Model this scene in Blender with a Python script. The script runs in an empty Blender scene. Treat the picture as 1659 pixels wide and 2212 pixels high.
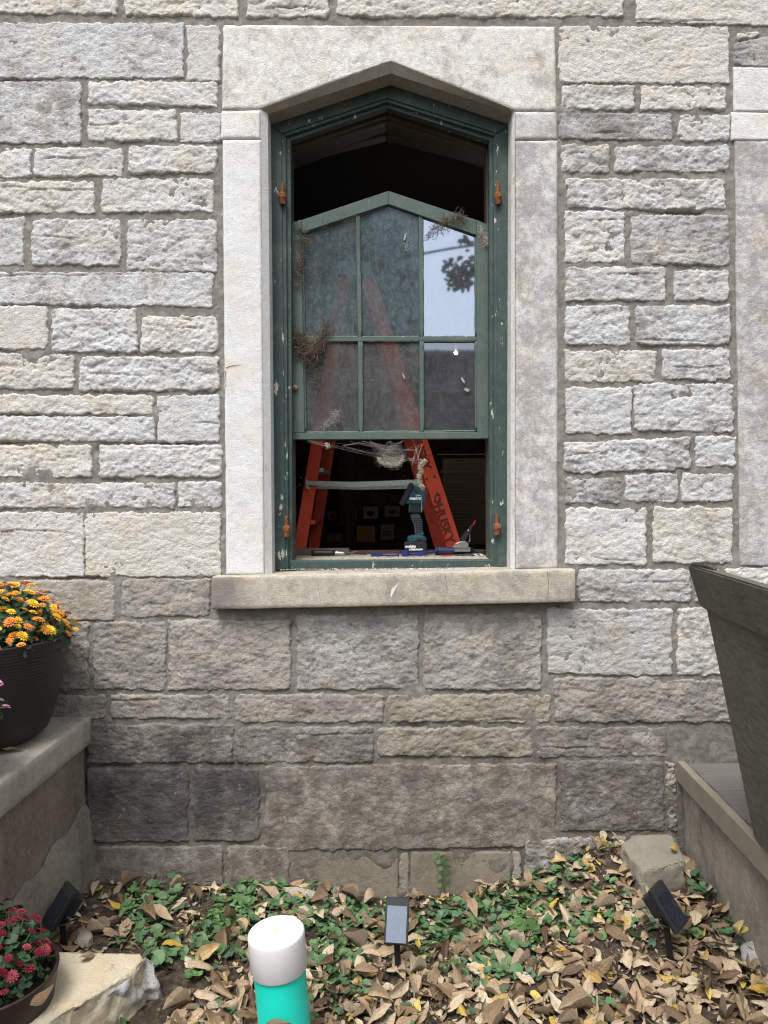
import bpy, bmesh, math, random
import numpy as np
from mathutils import Vector, Matrix, Euler
rad = math.radians
rng = np.random.default_rng(7)
random.seed(7)
scene = bpy.context.scene
COL = scene.collection

# ---------------------------------------------------------------- camera
PW, PH, FL = 1659.0, 2212.0, 1600.0
CAM = np.array([0.0, -3.2, 1.68])
_p, _r = rad(0.93), 0.0070
_F = np.array([0, math.cos(_p), -math.sin(_p)])
_U = np.array([0, math.sin(_p), math.cos(_p)])
_R = np.array([1.0, 0, 0])
Rr = _R * math.cos(_r) - _U * math.sin(_r)
Ur = _U * math.cos(_r) + _R * math.sin(_r)
cd = bpy.data.cameras.new('camera'); cam = bpy.data.objects.new('camera', cd); COL.objects.link(cam)
cd.sensor_fit = 'HORIZONTAL'; cd.sensor_width = 36; cd.lens = 36 * FL / PW
cd.clip_start = 0.05; cd.clip_end = 500
M = Matrix.Identity(4)
for i in range(3):
    M[i][0] = Rr[i]; M[i][1] = Ur[i]; M[i][2] = -_F[i]; M[i][3] = CAM[i]
cam.matrix_world = M
scene.camera = cam

# ---------------------------------------------------------------- world, sun, exposure
world = bpy.data.worlds.new('World'); scene.world = world; world.use_nodes = True
nt = world.node_tree; nt.nodes.clear()
sky = nt.nodes.new('ShaderNodeTexSky'); sky.sky_type = 'NISHITA'; sky.sun_disc = False
SUN_EL, SUN_AZ = rad(60), rad(203)
sky.sun_elevation = SUN_EL; sky.sun_rotation = SUN_AZ
sky.air_density = 1.0; sky.dust_density = 4.0; sky.ozone_density = 1.0
hs = nt.nodes.new('ShaderNodeHueSaturation'); hs.inputs['Saturation'].default_value = 0.30
bg = nt.nodes.new('ShaderNodeBackground'); bg.inputs['Strength'].default_value = 0.125
wo = nt.nodes.new('ShaderNodeOutputWorld')
nt.links.new(sky.outputs[0], hs.inputs['Color']); nt.links.new(hs.outputs[0], bg.inputs[0]); nt.links.new(bg.outputs[0], wo.inputs[0])
sd = bpy.data.lights.new('sun', 'SUN'); sd.energy = 1.15; sd.angle = rad(24); sd.color = (1.0, 0.985, 0.97)
so = bpy.data.objects.new('sun', sd); COL.objects.link(so)
# direction towards the sun: azimuth measured clockwise from +Y
sv = Vector((math.sin(SUN_AZ) * math.cos(SUN_EL), math.cos(SUN_AZ) * math.cos(SUN_EL), math.sin(SUN_EL)))
so.rotation_euler = sv.to_track_quat('Z', 'Y').to_euler(); so.location = (0, -6, 9)
scene.view_settings.view_transform = 'Standard'; scene.view_settings.look = 'None'
scene.view_settings.gamma = 1; scene.view_settings.use_curve_mapping = False
scene.view_settings.exposure = 1.35
scene.render.engine = 'CYCLES'
scene.cycles.max_bounces = 8; scene.cycles.transparent_max_bounces = 16
scene.cycles.use_denoising = True
scene.cycles.denoising_prefilter = 'NONE'
scene.cycles.pixel_filter_type = 'BLACKMAN_HARRIS'; scene.cycles.filter_width = 1.15

# ---------------------------------------------------------------- pixel of the photograph -> point of the place
def ray(px, py):
    return _F * FL + (px - PW / 2) * Rr - (py - PH / 2) * Ur
def W(px, py, Y=0.0):                      # on the vertical plane y = Y
    d = ray(px, py); t = (Y - CAM[1]) / d[1]
    return CAM + d * t
def G(px, py, z=0.0):                      # on the horizontal plane z
    d = ray(px, py); t = (z - CAM[2]) / d[2]
    return CAM + d * t

# ---------------------------------------------------------------- noise
def _hash(ix, iy, s):
    h = (ix.astype(np.int64) * 374761393 + iy.astype(np.int64) * 668265263 + int(s) * 1442695041) & 0x7fffffff
    h = ((h ^ (h >> 13)) * 1274126177) & 0x7fffffff
    h = (h ^ (h >> 16)) & 0xffff
    return h / 32767.5 - 1.0
def vnoise(x, y, s=0):
    ix = np.floor(x); iy = np.floor(y); fx = x - ix; fy = y - iy
    fx = fx * fx * fx * (fx * (fx * 6 - 15) + 10); fy = fy * fy * fy * (fy * (fy * 6 - 15) + 10)
    a = _hash(ix, iy, s); b = _hash(ix + 1, iy, s); c = _hash(ix, iy + 1, s); d = _hash(ix + 1, iy + 1, s)
    return (a + (b - a) * fx) * (1 - fy) + (c + (d - c) * fx) * fy
def fbm(x, y, s=0, o=4, g=0.5):
    v = 0; a = 1; n = 0
    for i in range(o):
        v = v + a * vnoise(x, y, s + i * 17); n += a; a *= g
        x, y = x * 1.93 + y * 0.41 + 3.1, y * 1.93 - x * 0.41 + 1.7
    return v / n
def facets(x, y, cell, s, stretch=1.6):
    """broken-rock relief: every cell is a tilted plane, the highest plane wins"""
    gx = x / (cell * stretch); gy = y / cell
    bx = np.floor(gx); by = np.floor(gy)
    best = np.full(x.shape, -9.0)
    for i in (-1, 0, 1):
        for j in (-1, 0, 1):
            cx = bx + i; cy = by + j
            px = cx + 0.5 + 0.45 * _hash(cx, cy, s); py = cy + 0.5 + 0.45 * _hash(cx, cy, s + 5)
            h = 0.45 * _hash(cx, cy, s + 9)
            tx = 0.9 * _hash(cx, cy, s + 11); ty = 0.9 * _hash(cx, cy, s + 13)
            d2 = (gx - px) ** 2 + (gy - py) ** 2
            v = h + tx * (gx - px) + ty * (gy - py) - 1.1 * d2
            best = np.maximum(best, v)
    return best
def sstep(a, b, x):
    t = np.clip((x - a) / (b - a), 0, 1); return t * t * (3 - 2 * t)

# ---------------------------------------------------------------- object helpers
def link(name, me, mat=None, parent=None, color=None):
    o = bpy.data.objects.new(name, me); COL.objects.link(o)
    if mat is not None and not me.materials: me.materials.append(mat)
    if parent is not None:
        o.parent = parent
        if parent.type == 'EMPTY': o.matrix_parent_inverse = parent.matrix_basis.inverted()
    if color is not None: o.color = color
    return o
def tag(o, label, cat, group=None, kind=None):
    if label: o['label'] = label
    if cat: o['category'] = cat
    if group: o['group'] = group
    if kind: o['kind'] = kind
    return o
def thing(name, label, cat, loc=(0, 0, 0), group=None):
    o = bpy.data.objects.new(name, None); COL.objects.link(o); o.location = Vector(loc)
    o.empty_display_size = 0.05
    o.matrix_basis = Matrix.Translation(Vector(loc))
    return tag(o, label, cat, group)
def mesh_np(name, V, F, smooth=True):
    me = bpy.data.meshes.new(name)
    V = np.asarray(V, dtype=np.float32); F = np.asarray(F, dtype=np.int32)
    n = F.shape[1]
    me.vertices.add(len(V)); me.vertices.foreach_set('co', V.ravel())
    me.loops.add(F.size); me.loops.foreach_set('vertex_index', F.ravel())
    me.polygons.add(len(F)); me.polygons.foreach_set('loop_start', np.arange(0, F.size, n, dtype=np.int32))
    me.polygons.foreach_set('use_smooth', np.full(len(F), smooth))
    me.update(calc_edges=True); me.validate()
    return me
def gridF(nu, nv, off=0, flip=False):
    i, j = np.meshgrid(np.arange(nu - 1), np.arange(nv - 1), indexing='ij')
    a = i * nv + j; b = (i + 1) * nv + j; c = b + 1; d = a + 1
    F = np.stack([a, b, c, d], -1).reshape(-1, 4) + off
    return F[:, ::-1] if flip else F
def bm_mesh(name, bm, smooth=False):
    me = bpy.data.meshes.new(name); bmesh.ops.recalc_face_normals(bm, faces=bm.faces[:])
    bm.to_mesh(me); bm.free()
    if smooth:
        me.polygons.foreach_set('use_smooth', [True] * len(me.polygons))
    return me
def add_prism(bm, pts, y0, y1):
    """pts: (x,z) outline, extruded from y0 to y1"""
    a = [bm.verts.new((p[0], y0, p[1])) for p in pts]
    b = [bm.verts.new((p[0], y1, p[1])) for p in pts]
    n = len(pts); bm.faces.new(a); bm.faces.new(b[::-1])
    for i in range(n):
        bm.faces.new((a[i], b[i], b[(i + 1) % n], a[(i + 1) % n]))
def add_box(bm, c, s, rot=None):
    r = bmesh.ops.create_cube(bm, size=1.0)
    m = Matrix.Translation(Vector(c)) @ (rot.to_4x4() if rot is not None else Matrix.Identity(4)) @ Matrix.Diagonal((s[0], s[1], s[2], 1))
    bmesh.ops.transform(bm, matrix=m, verts=r['verts'])
    return r['verts']
def bevel(bm, w, seg=1):
    bmesh.ops.bevel(bm, geom=bm.edges[:], offset=w, segments=seg, affect='EDGES', clamp_overlap=True)
def prism(name, pix, Ya, Yb, mat, parent=None, bev=0.002, plane=None, color=None):
    """outline given in photo pixels, read on the plane y=plane (default Ya), given thickness Ya..Yb"""
    P = Ya if plane is None else plane
    pts = [(W(x, y, P)[0], W(x, y, P)[2]) for x, y in pix]
    bm = bmesh.new(); add_prism(bm, pts, Ya, Yb)
    if bev: bevel(bm, bev)
    return link(name, bm_mesh(name, bm), mat, parent, color)
def box(name, c, s, mat, parent=None, bev=0.0, rot=None, color=None):
    bm = bmesh.new(); add_box(bm, c, s, rot)
    if bev: bevel(bm, bev, 2)
    return link(name, bm_mesh(name, bm), mat, parent, color)
def bar_between(bm, a, b, w, h, up=(0, 0, 1)):
    a = Vector(a); b = Vector(b); d = (b - a); L = d.length; d.normalize()
    s = d.cross(Vector(up)).normalized(); u = s.cross(d)
    rot = Matrix((s, d, u)).transposed()
    add_box(bm, (a + b) / 2, (w, L, h), rot)
def tube(bm, pts, r, n=6, r2=None):
    pts = [Vector(p) for p in pts]; rings = []
    for i, p in enumerate(pts):
        d = (pts[min(i + 1, len(pts) - 1)] - pts[max(i - 1, 0)]).normalized()
        s = d.cross(Vector((0.13, 0.21, 0.97)))
        if s.length < 1e-3: s = d.cross(Vector((1, 0, 0)))
        s.normalize(); u = s.cross(d)
        rr = r if r2 is None else r + (r2 - r) * i / (len(pts) - 1)
        rings.append([bm.verts.new(p + (s * math.cos(t) + u * math.sin(t)) * rr) for t in [2 * math.pi * k / n for k in range(n)]])
    for a, b in zip(rings, rings[1:]):
        for k in range(n): bm.faces.new((a[k], a[(k + 1) % n], b[(k + 1) % n], b[k]))
    bm.faces.new(rings[0][::-1]); bm.faces.new(rings[-1])
def lathe(bm, prof, c=(0, 0, 0), n=48):
    rings = []
    for r, z in prof:
        rings.append([bm.verts.new((c[0] + r * math.cos(2 * math.pi * k / n), c[1] + r * math.sin(2 * math.pi * k / n), c[2] + z)) for k in range(n)])
    for a, b in zip(rings, rings[1:]):
        for k in range(n): bm.faces.new((a[k], a[(k + 1) % n], b[(k + 1) % n], b[k]))
    return rings
def strands(lines, r, n=3):
    """many thin polylines as one mesh (arrays)"""
    V = []; F = []; off = 0
    for L in lines:
        L = np.asarray(L, float); m = len(L)
        d = np.gradient(L, axis=0); d /= np.linalg.norm(d, axis=1, keepdims=True) + 1e-9
        s = np.cross(d, [0.3, 0.5, 0.81]); s /= np.linalg.norm(s, axis=1, keepdims=True) + 1e-9
        u = np.cross(s, d)
        rr = r if np.isscalar(r) else random.uniform(*r)
        for k in range(n):
            t = 2 * math.pi * k / n; V.append(L + (s * math.cos(t) + u * math.sin(t)) * rr)
        for k in range(n):
            k2 = (k + 1) % n
            for i in range(m - 1): F.append((off + k * m + i, off + k2 * m + i, off + k2 * m + i + 1, off + k * m + i + 1))
        off += n * m
    return mesh_np('strand', np.concatenate(V), np.array(F))

# ---------------------------------------------------------------- materials
class NG:
    def __init__(s, name):
        s.m = bpy.data.materials.new(name); s.m.use_nodes = True; s.t = s.m.node_tree; s.t.nodes.clear()
        s.out = s.t.nodes.new('ShaderNodeOutputMaterial')
        s.tc = s.t.nodes.new('ShaderNodeTexCoord'); s.geo = s.t.nodes.new('ShaderNodeNewGeometry')
        s.pos = s.geo.outputs['Position']
    def n(s, ty, **kw):
        nd = s.t.nodes.new(ty)
        for k, v in kw.items():
            if k in nd.inputs: s.set(nd.inputs[k], v)
            else: setattr(nd, k, v)
        return nd
    def set(s, sock, v):
        if hasattr(v, 'is_output') or isinstance(v, bpy.types.NodeSocket): s.t.links.new(v, sock)
        elif isinstance(v, (tuple, list)) and len(v) == 3 and sock.type == 'RGBA': sock.default_value = (*v, 1)
        else: sock.default_value = v
    def map(s, vec, scale=(1, 1, 1), loc=(0, 0, 0), rot=(0, 0, 0)):
        nd = s.t.nodes.new('ShaderNodeMapping'); s.set(nd.inputs[0], vec); s.set(nd.inputs[3], scale); s.set(nd.inputs[1], loc); s.set(nd.inputs[2], rot)
        return nd.outputs[0]
    def noise(s, scale, detail=4, rough=0.5, vec=None, dist=0.0):
        nd = s.n('ShaderNodeTexNoise'); s.set(nd.inputs['Vector'], vec if vec is not None else s.pos)
        s.set(nd.inputs['Scale'], scale); s.set(nd.inputs['Detail'], detail); s.set(nd.inputs['Roughness'], rough); s.set(nd.inputs['Distortion'], dist)
        return nd.outputs[0]
    def vor(s, scale, vec=None, feature='F1'):
        nd = s.n('ShaderNodeTexVoronoi', feature=feature); s.set(nd.inputs['Vector'], vec if vec is not None else s.pos); s.set(nd.inputs['Scale'], scale)
        return nd.outputs[0]
    def ramp(s, fac, stops):
        nd = s.n('ShaderNodeValToRGB'); cr = nd.color_ramp
        while len(cr.elements) < len(stops): cr.elements.new(0.5)
        for e, (p, c) in zip(cr.elements, stops):
            e.position = p; e.color = (c, c, c, 1) if np.isscalar(c) else (*c, 1)
        s.set(nd.inputs[0], fac); return nd.outputs[0]
    def mix(s, f, a, b, mode='MIX'):
        nd = s.n('ShaderNodeMix', data_type='RGBA', blend_type=mode)
        s.set(nd.inputs[0], f); s.set(nd.inputs[6], a); s.set(nd.inputs[7], b); return nd.outputs[2]
    def math(s, op, a, b=0.0, c=0.0, clamp=False):
        nd = s.n('ShaderNodeMath', operation=op); nd.use_clamp = clamp
        s.set(nd.inputs[0], a); s.set(nd.inputs[1], b); s.set(nd.inputs[2], c); return nd.outputs[0]
    def bump(s, h, strength=0.5, dist=0.01, normal=None):
        nd = s.n('ShaderNodeBump'); s.set(nd.inputs['Height'], h); s.set(nd.inputs['Strength'], strength); s.set(nd.inputs['Distance'], dist)
        if normal is not None: s.set(nd.inputs['Normal'], normal)
        return nd.outputs[0]
    def finish(s, col, rough=0.85, normal=None, spec=0.3, metal=0.0, trans=None):
        b = s.n('ShaderNodeBsdfPrincipled'); s.set(b.inputs['Base Color'], col); s.set(b.inputs['Roughness'], rough)
        s.set(b.inputs['Specular IOR Level'], spec); s.set(b.inputs['Metallic'], metal)
        if normal is not None: s.set(b.inputs['Normal'], normal)
        s.b = b; s.t.links.new(b.outputs[0], s.out.inputs[0]); return s.m
def plain(name, col, rough=0.6, spec=0.4, metal=0.0, var=0.15, scale=20, bump=0.0, bscale=200):
    g = NG(name); n = g.noise(scale, 5, 0.6)
    c = g.mix(g.ramp(n, [(0.3, 0.0), (0.7, 1.0)]), tuple(np.array(col) * (1 - var)), tuple(np.minimum(np.array(col) * (1 + var), 1)))
    nm = g.bump(g.noise(bscale, 4), bump, 0.002) if bump else None
    return g.finish(c, rough, nm, spec, metal)

def stain(g, c, k=1.0):
    """damp grime of the wall foot, running over stones and joints alike"""
    sp = g.n('ShaderNodeSeparateXYZ'); g.set(sp.inputs[0], g.pos); x, z = sp.outputs[0], sp.outputs[2]
    n1 = g.noise(3.2, 6, 0.65); n2 = g.noise(11, 5, 0.7); n3 = g.noise(8, 4, 0.6, g.map(g.pos, (1.2, 1, 0.35)))
    zz = g.math('ADD', z, g.math('MULTIPLY', g.math('SUBTRACT', n1, 0.5), 0.9))
    low = g.ramp(zz, [(0.55, 1.0), (0.98, 0.0)])
    f = g.math('MULTIPLY', low, g.ramp(n2, [(0.40, 0.05), (0.58, 1.0)]))
    c = g.mix(g.math('MULTIPLY', f, 0.72 * k), c, g.mix(n1, (0.075, 0.062, 0.052), (0.13, 0.112, 0.09)))
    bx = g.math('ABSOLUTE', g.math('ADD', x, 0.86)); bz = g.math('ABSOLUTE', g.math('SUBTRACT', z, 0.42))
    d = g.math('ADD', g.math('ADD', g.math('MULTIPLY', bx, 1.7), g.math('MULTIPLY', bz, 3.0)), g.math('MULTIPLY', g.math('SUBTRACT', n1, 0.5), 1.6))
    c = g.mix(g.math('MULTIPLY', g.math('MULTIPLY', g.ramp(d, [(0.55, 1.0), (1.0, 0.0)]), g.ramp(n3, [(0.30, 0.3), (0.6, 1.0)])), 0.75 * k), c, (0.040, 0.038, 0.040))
    hi = g.ramp(g.noise(24, 5, 0.75), [(0.60, 0.0), (0.70, 1.0)])
    c = g.mix(g.math('MULTIPLY', g.math('MULTIPLY', hi, low), 0.6 * k), c, (0.38, 0.35, 0.30))
    return c
def stone_material(name, tooled=False, grime=True):
    g = NG(name)
    oi = g.n('ShaderNodeObjectInfo')
    tint, dark, rnd = oi.outputs['Color'], oi.outputs['Alpha'], oi.outputs['Random']
    off = g.n('ShaderNodeVectorMath', operation='SCALE'); g.set(off.inputs[0], (3.1, 0.0, 7.7)); g.set(off.inputs['Scale'], rnd)
    add = g.n('ShaderNodeVectorMath', operation='ADD'); g.set(add.inputs[0], g.pos); g.set(add.inputs[1], off.outputs[0])
    P = add.outputs[0]
    big = g.noise(5.0, 5, 0.6, P); mid = g.noise(22, 6, 0.7, P); fine = g.noise(140, 4, 0.75, P)
    c = g.mix(g.ramp(big, [(0.35, 0.0), (0.7, 1.0)]), tint, g.mix(1.0, tint, (0.93, 0.90, 0.84), 'MULTIPLY'))
    # grey skin weathering: patches, denser where the object is marked as dark
    thr = g.math('ADD', g.math('MULTIPLY', mid, 0.55), g.math('MULTIPLY', big, 0.45))
    lo = g.math('SUBTRACT', 0.66, g.math('MULTIPLY', dark, 0.34))
    f = g.math('MULTIPLY', g.math('SUBTRACT', thr, lo), 9.0, clamp=True)
    skin = g.mix(g.ramp(fine, [(0.35, 0.0), (0.65, 1.0)]), (0.125, 0.118, 0.122), (0.235, 0.225, 0.225))
    c = g.mix(g.math('MULTIPLY', f, 0.62 if not tooled else 0.55), c, skin)
    br_ = g.ramp(g.noise(45, 6, 0.8, P), [(0.42, 0.0), (0.60, 1.0)])
    c = g.mix(g.math('MULTIPLY', br_, g.math('MULTIPLY', dark, 0.45 if not tooled else 0.75)), c, skin)
    sp2 = g.ramp(g.noise(190, 4, 0.8, P), [(0.50, 0.0), (0.66, 1.0)])
    c = g.mix(g.math('MULTIPLY', sp2, g.math('ADD', 0.16, g.math('MULTIPLY', dark, 0.45))), c, (0.17, 0.165, 0.165))
    # very dark crust for the charcoal stones
    crust = g.math('MULTIPLY', g.math('SUBTRACT', g.math('ADD', dark, g.math('MULTIPLY', mid, 0.5)), 1.02), 4.5, clamp=True)
    c = g.mix(g.math('MULTIPLY', crust, 0.9), c, g.mix(fine, (0.03, 0.028, 0.03), (0.085, 0.08, 0.08)))
    # pits and warm iron specks
    c = g.mix(g.math('MULTIPLY', g.ramp(g.noise(60, 3, 0.6, P), [(0.62, 0.0), (0.72, 1.0)]), 0.22), c, (0.17, 0.145, 0.11))
    warm = g.ramp(g.noise(7, 4, 0.6, P), [(0.52, 0.0), (0.68, 1.0)])
    c = g.mix(g.math('MULTIPLY', warm, 0.38), c, g.mix(1.0, c, (1.05, 0.90, 0.68), 'MULTIPLY'))
    lich = g.ramp(g.vor(38, g.map(P, (1, 1, 1))), [(0.10, 1.0), (0.16, 0.0)])
    lm = g.ramp(g.noise(4, 2, 0.5, P), [(0.52, 0.0), (0.6, 1.0)])
    c = g.mix(g.math('MULTIPLY', g.math('MULTIPLY', lich, lm), g.math('MULTIPLY', dark, 0.8)), c, (0.36, 0.34, 0.30))
    # soil splash near the foot of the wall
    sep = g.n('ShaderNodeSeparateXYZ'); g.set(sep.inputs[0], g.pos)
    h = g.math('ADD', sep.outputs[2], g.math('MULTIPLY', g.noise(6, 4, 0.6), 0.3))
    damp = g.ramp(h, [(0.12, 1.0), (0.5, 0.0)])
    if grime: c = g.mix(g.math('MULTIPLY', damp, 0.40), c, (0.13, 0.105, 0.075))
    if grime: c = stain(g, c)
    if tooled:
        sx = g.ramp(g.math('ADD', g.math('ADD', sep.outputs[0], g.math('MULTIPLY', g.noise(9, 5, .7), .22)), 1.0), [(0.46, 1.0), (0.58, 0.0)])
        sz = g.ramp(sep.outputs[2], [(0.0, 1.0), (0.999, 1.0)])
        below = g.math('LESS_THAN', sep.outputs[2], 1.358)
        c = g.mix(g.math('MULTIPLY', g.math('MULTIPLY', sx, below), 0.75), c, (0.135, 0.115, 0.115))
    if False:
        tl = g.n('ShaderNodeTexWave', wave_type='BANDS', bands_direction='Z'); g.set(tl.inputs['Vector'], g.map(P, (1, 1, 1))); g.set(tl.inputs['Scale'], 55); g.set(tl.inputs['Distortion'], 3.0); g.set(tl.inputs['Detail'], 2)
        hgt = g.math('ADD', g.math('MULTIPLY', tl.outputs['Fac'], 0.35), g.math('ADD', fine, g.math('MULTIPLY', g.noise(320, 3, 0.7, P), 0.7)))
        nm = g.bump(hgt, 0.45, 0.003)
    elif tooled:
        pk = g.vor(210, g.map(P, (1, 1, 1.3))); hgt = g.math('ADD', g.math('MULTIPLY', pk, 1.1), g.math('ADD', g.math('MULTIPLY', g.noise(90, 6, 0.8, P), 1.6), g.noise(24, 5, 0.7, P)))
        nm = g.bump(hgt, 0.42, 0.0035)
    else:
        rn = g.n('ShaderNodeTexNoise', noise_type='RIDGED_MULTIFRACTAL'); g.set(rn.inputs['Vector'], g.map(P, (1, 1, 1.35))); g.set(rn.inputs['Scale'], 40); g.set(rn.inputs['Detail'], 7); g.set(rn.inputs['Roughness'], 0.55); g.set(rn.inputs['Distortion'], 0.5)
        ch = g.noise(60, 8, 0.78, g.map(P, (1, 1, 1.5)), 0.8)
        hgt = g.math('ADD', g.math('MULTIPLY', ch, 1.5), g.math('ADD', g.math('MULTIPLY', rn.outputs[0], 0.22), g.math('MULTIPLY', g.noise(170, 4, .8, P), 0.8)))
        nm = g.bump(hgt, 0.9, 0.007)
    return g.finish(c, 0.92, nm, 0.15)
M_STONE = stone_material('limestone rock faced')
M_TOOLED = stone_material('limestone tooled', True)
M_ROCK = stone_material('loose limestone rock', False, False)

g = NG('mortar')
c = g.ramp(g.noise(30, 6, 0.7), [(0.3, (0.13, 0.122, 0.108)), (0.55, (0.20, 0.19, 0.17)), (0.75, (0.30, 0.285, 0.255))])
sep = g.n('ShaderNodeSeparateXYZ'); g.set(sep.inputs[0], g.pos)
c = g.mix(g.ramp(g.math('ADD', sep.outputs[2], g.math('MULTIPLY', g.noise(5), 0.3)), [(0.1, 0.55), (0.9, 0.0)]), c, (0.12, 0.10, 0.075))
c = g.mix(g.ramp(g.noise(9, 4, 0.6), [(0.55, 0.0), (0.72, 0.5)]), c, (0.15, 0.14, 0.125)); c = stain(g, c, .9)
M_MORTAR = g.finish(c, 0.95, g.bump(g.math('ADD', g.noise(260, 3, 0.8), g.noise(60, 4, 0.6)), 0.7, 0.004), 0.1)

def concrete_material(name, a, b, streak=0.5, bstr=0.4):
    g = NG(name)
    n1 = g.noise(2.6, 5, 0.6); n2 = g.noise(40, 5, 0.7); n3 = g.noise(5.5, 5, 0.6, g.map(g.pos, (1, 1, 0.25)))
    c = g.mix(g.ramp(n1, [(0.35, 0.0), (0.68, 1.0)]), a, b)
    c = g.mix(g.math('MULTIPLY', g.ramp(n3, [(0.5, 0.0), (0.66, 1.0)]), streak), c, tuple(np.array(a) * 0.55))
    c = g.mix(g.math('MULTIPLY', g.ramp(n2, [(0.4, 0.0), (0.7, 1.0)]), 0.35), c, tuple(np.array(b) * 1.25))
    sc = g.ramp(g.noise(1.5, 6, 0.9, g.map(g.pos, (3, 1, 6), rot=(0, 0, 0))), [(0.495, 0.0), (0.5, 0.35), (0.505, 0.0)])
    c = g.mix(sc, c, tuple(np.minimum(np.array(b) * 1.7, 1)))
    return g.finish(c, 0.9, g.bump(g.math('ADD', g.noise(150, 5, 0.8), g.math('MULTIPLY', n2, 1.3)), bstr, 0.004), 0.15)
M_CONC_WALL = concrete_material('retaining wall render', (0.15, 0.12, 0.09), (0.27, 0.24, 0.20), 0.7, 0.8)
M_COPING = concrete_material('coping stone', (0.26, 0.24, 0.20), (0.40, 0.37, 0.32), 0.5, 1.0)
M_CURB = concrete_material('rough curb concrete', (0.15, 0.13, 0.105), (0.29, 0.265, 0.225), 0.7, 1.0)
M_BLOCK = concrete_material('concrete block', (0.15, 0.125, 0.095), (0.22, 0.195, 0.155), 0.5, 0.8)

def paint_material(name, col, dirt=0.5, chips=0.5, drk=1.0):
    g = NG(name)
    n = g.noise(12, 5, 0.6)
    c = g.mix(n, tuple(np.array(col) * 0.75), tuple(np.array(col) * 1.2))
    grain = g.noise(30, 5, 0.7, g.map(g.pos, (8, 8, 0.7)))
    c = g.mix(g.math('MULTIPLY', g.ramp(grain, [(0.52, 0.0), (0.7, 1.0)]), 0.35 * dirt), c, (0.19, 0.19, 0.165))
    c = g.mix(g.math('MULTIPLY', g.ramp(g.noise(7, 6, 0.75), [(0.5, 0.0), (0.72, 1.0)]), 0.5 * dirt), c, (0.15, 0.14, 0.115))
    chip = g.ramp(g.noise(26, 5, 0.65, g.map(g.pos, (1.4, 1.4, 0.55))), [(0.70 - 0.05 * chips, 0.0), (0.715 - 0.05 * chips, 1.0)])
    c = g.mix(chip, c, g.mix(g.noise(40), (0.30, 0.28, 0.24), (0.52, 0.50, 0.46)))
    speck = g.ramp(g.vor(90), [(0.045, 1.0), (0.06, 0.0)])
    sm = g.ramp(g.noise(11, 2), [(0.5, 0.0), (0.58, 1.0)])
    c = g.mix(g.math('MULTIPLY', speck, g.math('MULTIPLY', sm, 0.6)), c, (0.4, 0.38, 0.34))
    h = g.math('SUBTRACT', g.math('ADD', g.noise(90, 4, 0.7), g.math('MULTIPLY', grain, 0.8)), g.math('MULTIPLY', chip, 0.8))
    return g.finish(c, 0.55, g.bump(h, 0.45, 0.003), 0.3)
M_GREEN = paint_material('old green paint frame', (0.033, 0.058, 0.054), 0.8, 1.2)
M_GREEN2 = paint_material('old green paint sash', (0.062, 0.092, 0.080), 0.8, 0.2)
M_RAWWOOD = paint_material('bare weathered wood', (0.075, 0.065, 0.052), .6, 0.1)
M_SILLWOOD = paint_material('worn sill wood', (0.36, 0.32, 0.26), 0.9, 1.0)
M_DARKWOOD = plain('dark interior wood', (0.08, 0.042, 0.03), 0.6)
M_RUST = plain('rusty iron', (0.17, 0.065, 0.030), 0.9, 0.2, 0, 0.5, 120, 0.8, 300)
M_TWIG = plain('dry twigs', (0.135, 0.105, 0.08), 0.95, 0.1, 0, 0.4, 60)
M_WEB = plain('cobweb fluff', (0.42, 0.41, 0.38), 1.0, 0.0, 0, 0.2, 60)
M_FLUFF = plain('dusty cocoon fluff', (0.50, 0.45, 0.36), 1.0, 0.0, 0, 0.3, 60, 0.5, 200)
M_MUD = plain('mud nest', (0.25, 0.17, 0.10), 1.0, 0.1, 0, 0.3, 60, 0.8, 200)
M_BLACK = plain('black plastic', (0.012, 0.012, 0.013), 0.45, 0.4)
M_BLACKM = plain('matt black rubber', (0.016, 0.017, 0.018), 0.7, 0.3, bump=0.2)
M_ORANGE = plain('orange fibreglass', (0.58, 0.066, 0.030), 0.5, 0.35, 0, 0.12, 40, 0.15, 300)
M_MAROON = plain('maroon print', (0.13, 0.018, 0.010), 0.6)
M_ALU = plain('dull aluminium', (0.36, 0.40, 0.38), 0.45, 0.5, 0.25, 0.2, 60)
M_STEEL = plain('brushed steel', (0.55, 0.54, 0.52), 0.3, 0.5, 0.9, 0.1, 60)
M_TEALTOOL = plain('teal tool plastic', (0.010, 0.060, 0.080), 0.45, 0.4, 0, 0.2, 50)
M_WHITE = plain('white print', (0.75, 0.76, 0.76), 0.6)
M_BLUE = plain('blue plastic', (0.008, 0.024, 0.15), 0.4)
M_NAVY = plain('navy rubber grip', (0.012, 0.022, 0.06), 0.6)
M_RED = plain('red plastic', (0.40, 0.015, 0.02), 0.4)
M_SOIL = plain('potting soil', (0.035, 0.025, 0.018), 1.0, 0.1, 0, 0.6, 200, 1.0, 150)
M_INTWALL = plain('dark interior stone wall', (0.19, 0.13, 0.10), 0.9, 0.1, 0, 0.5, 5, 0.8, 30)
M_GLOOM = plain('gloom black ceiling', (0.016, 0.013, 0.012), 0.9)  # unlit gloom above the sash, put into the ceiling colour
M_FLOOR = plain('interior floor', (0.07, 0.045, 0.03), 0.6)
# ================================================================ THE BUILDING
building = thing('stone_building', 'weathered pale limestone building wall with the arched green window', 'building', (0, 0.25, 0))
GLASS_Y = 0.188

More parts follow.
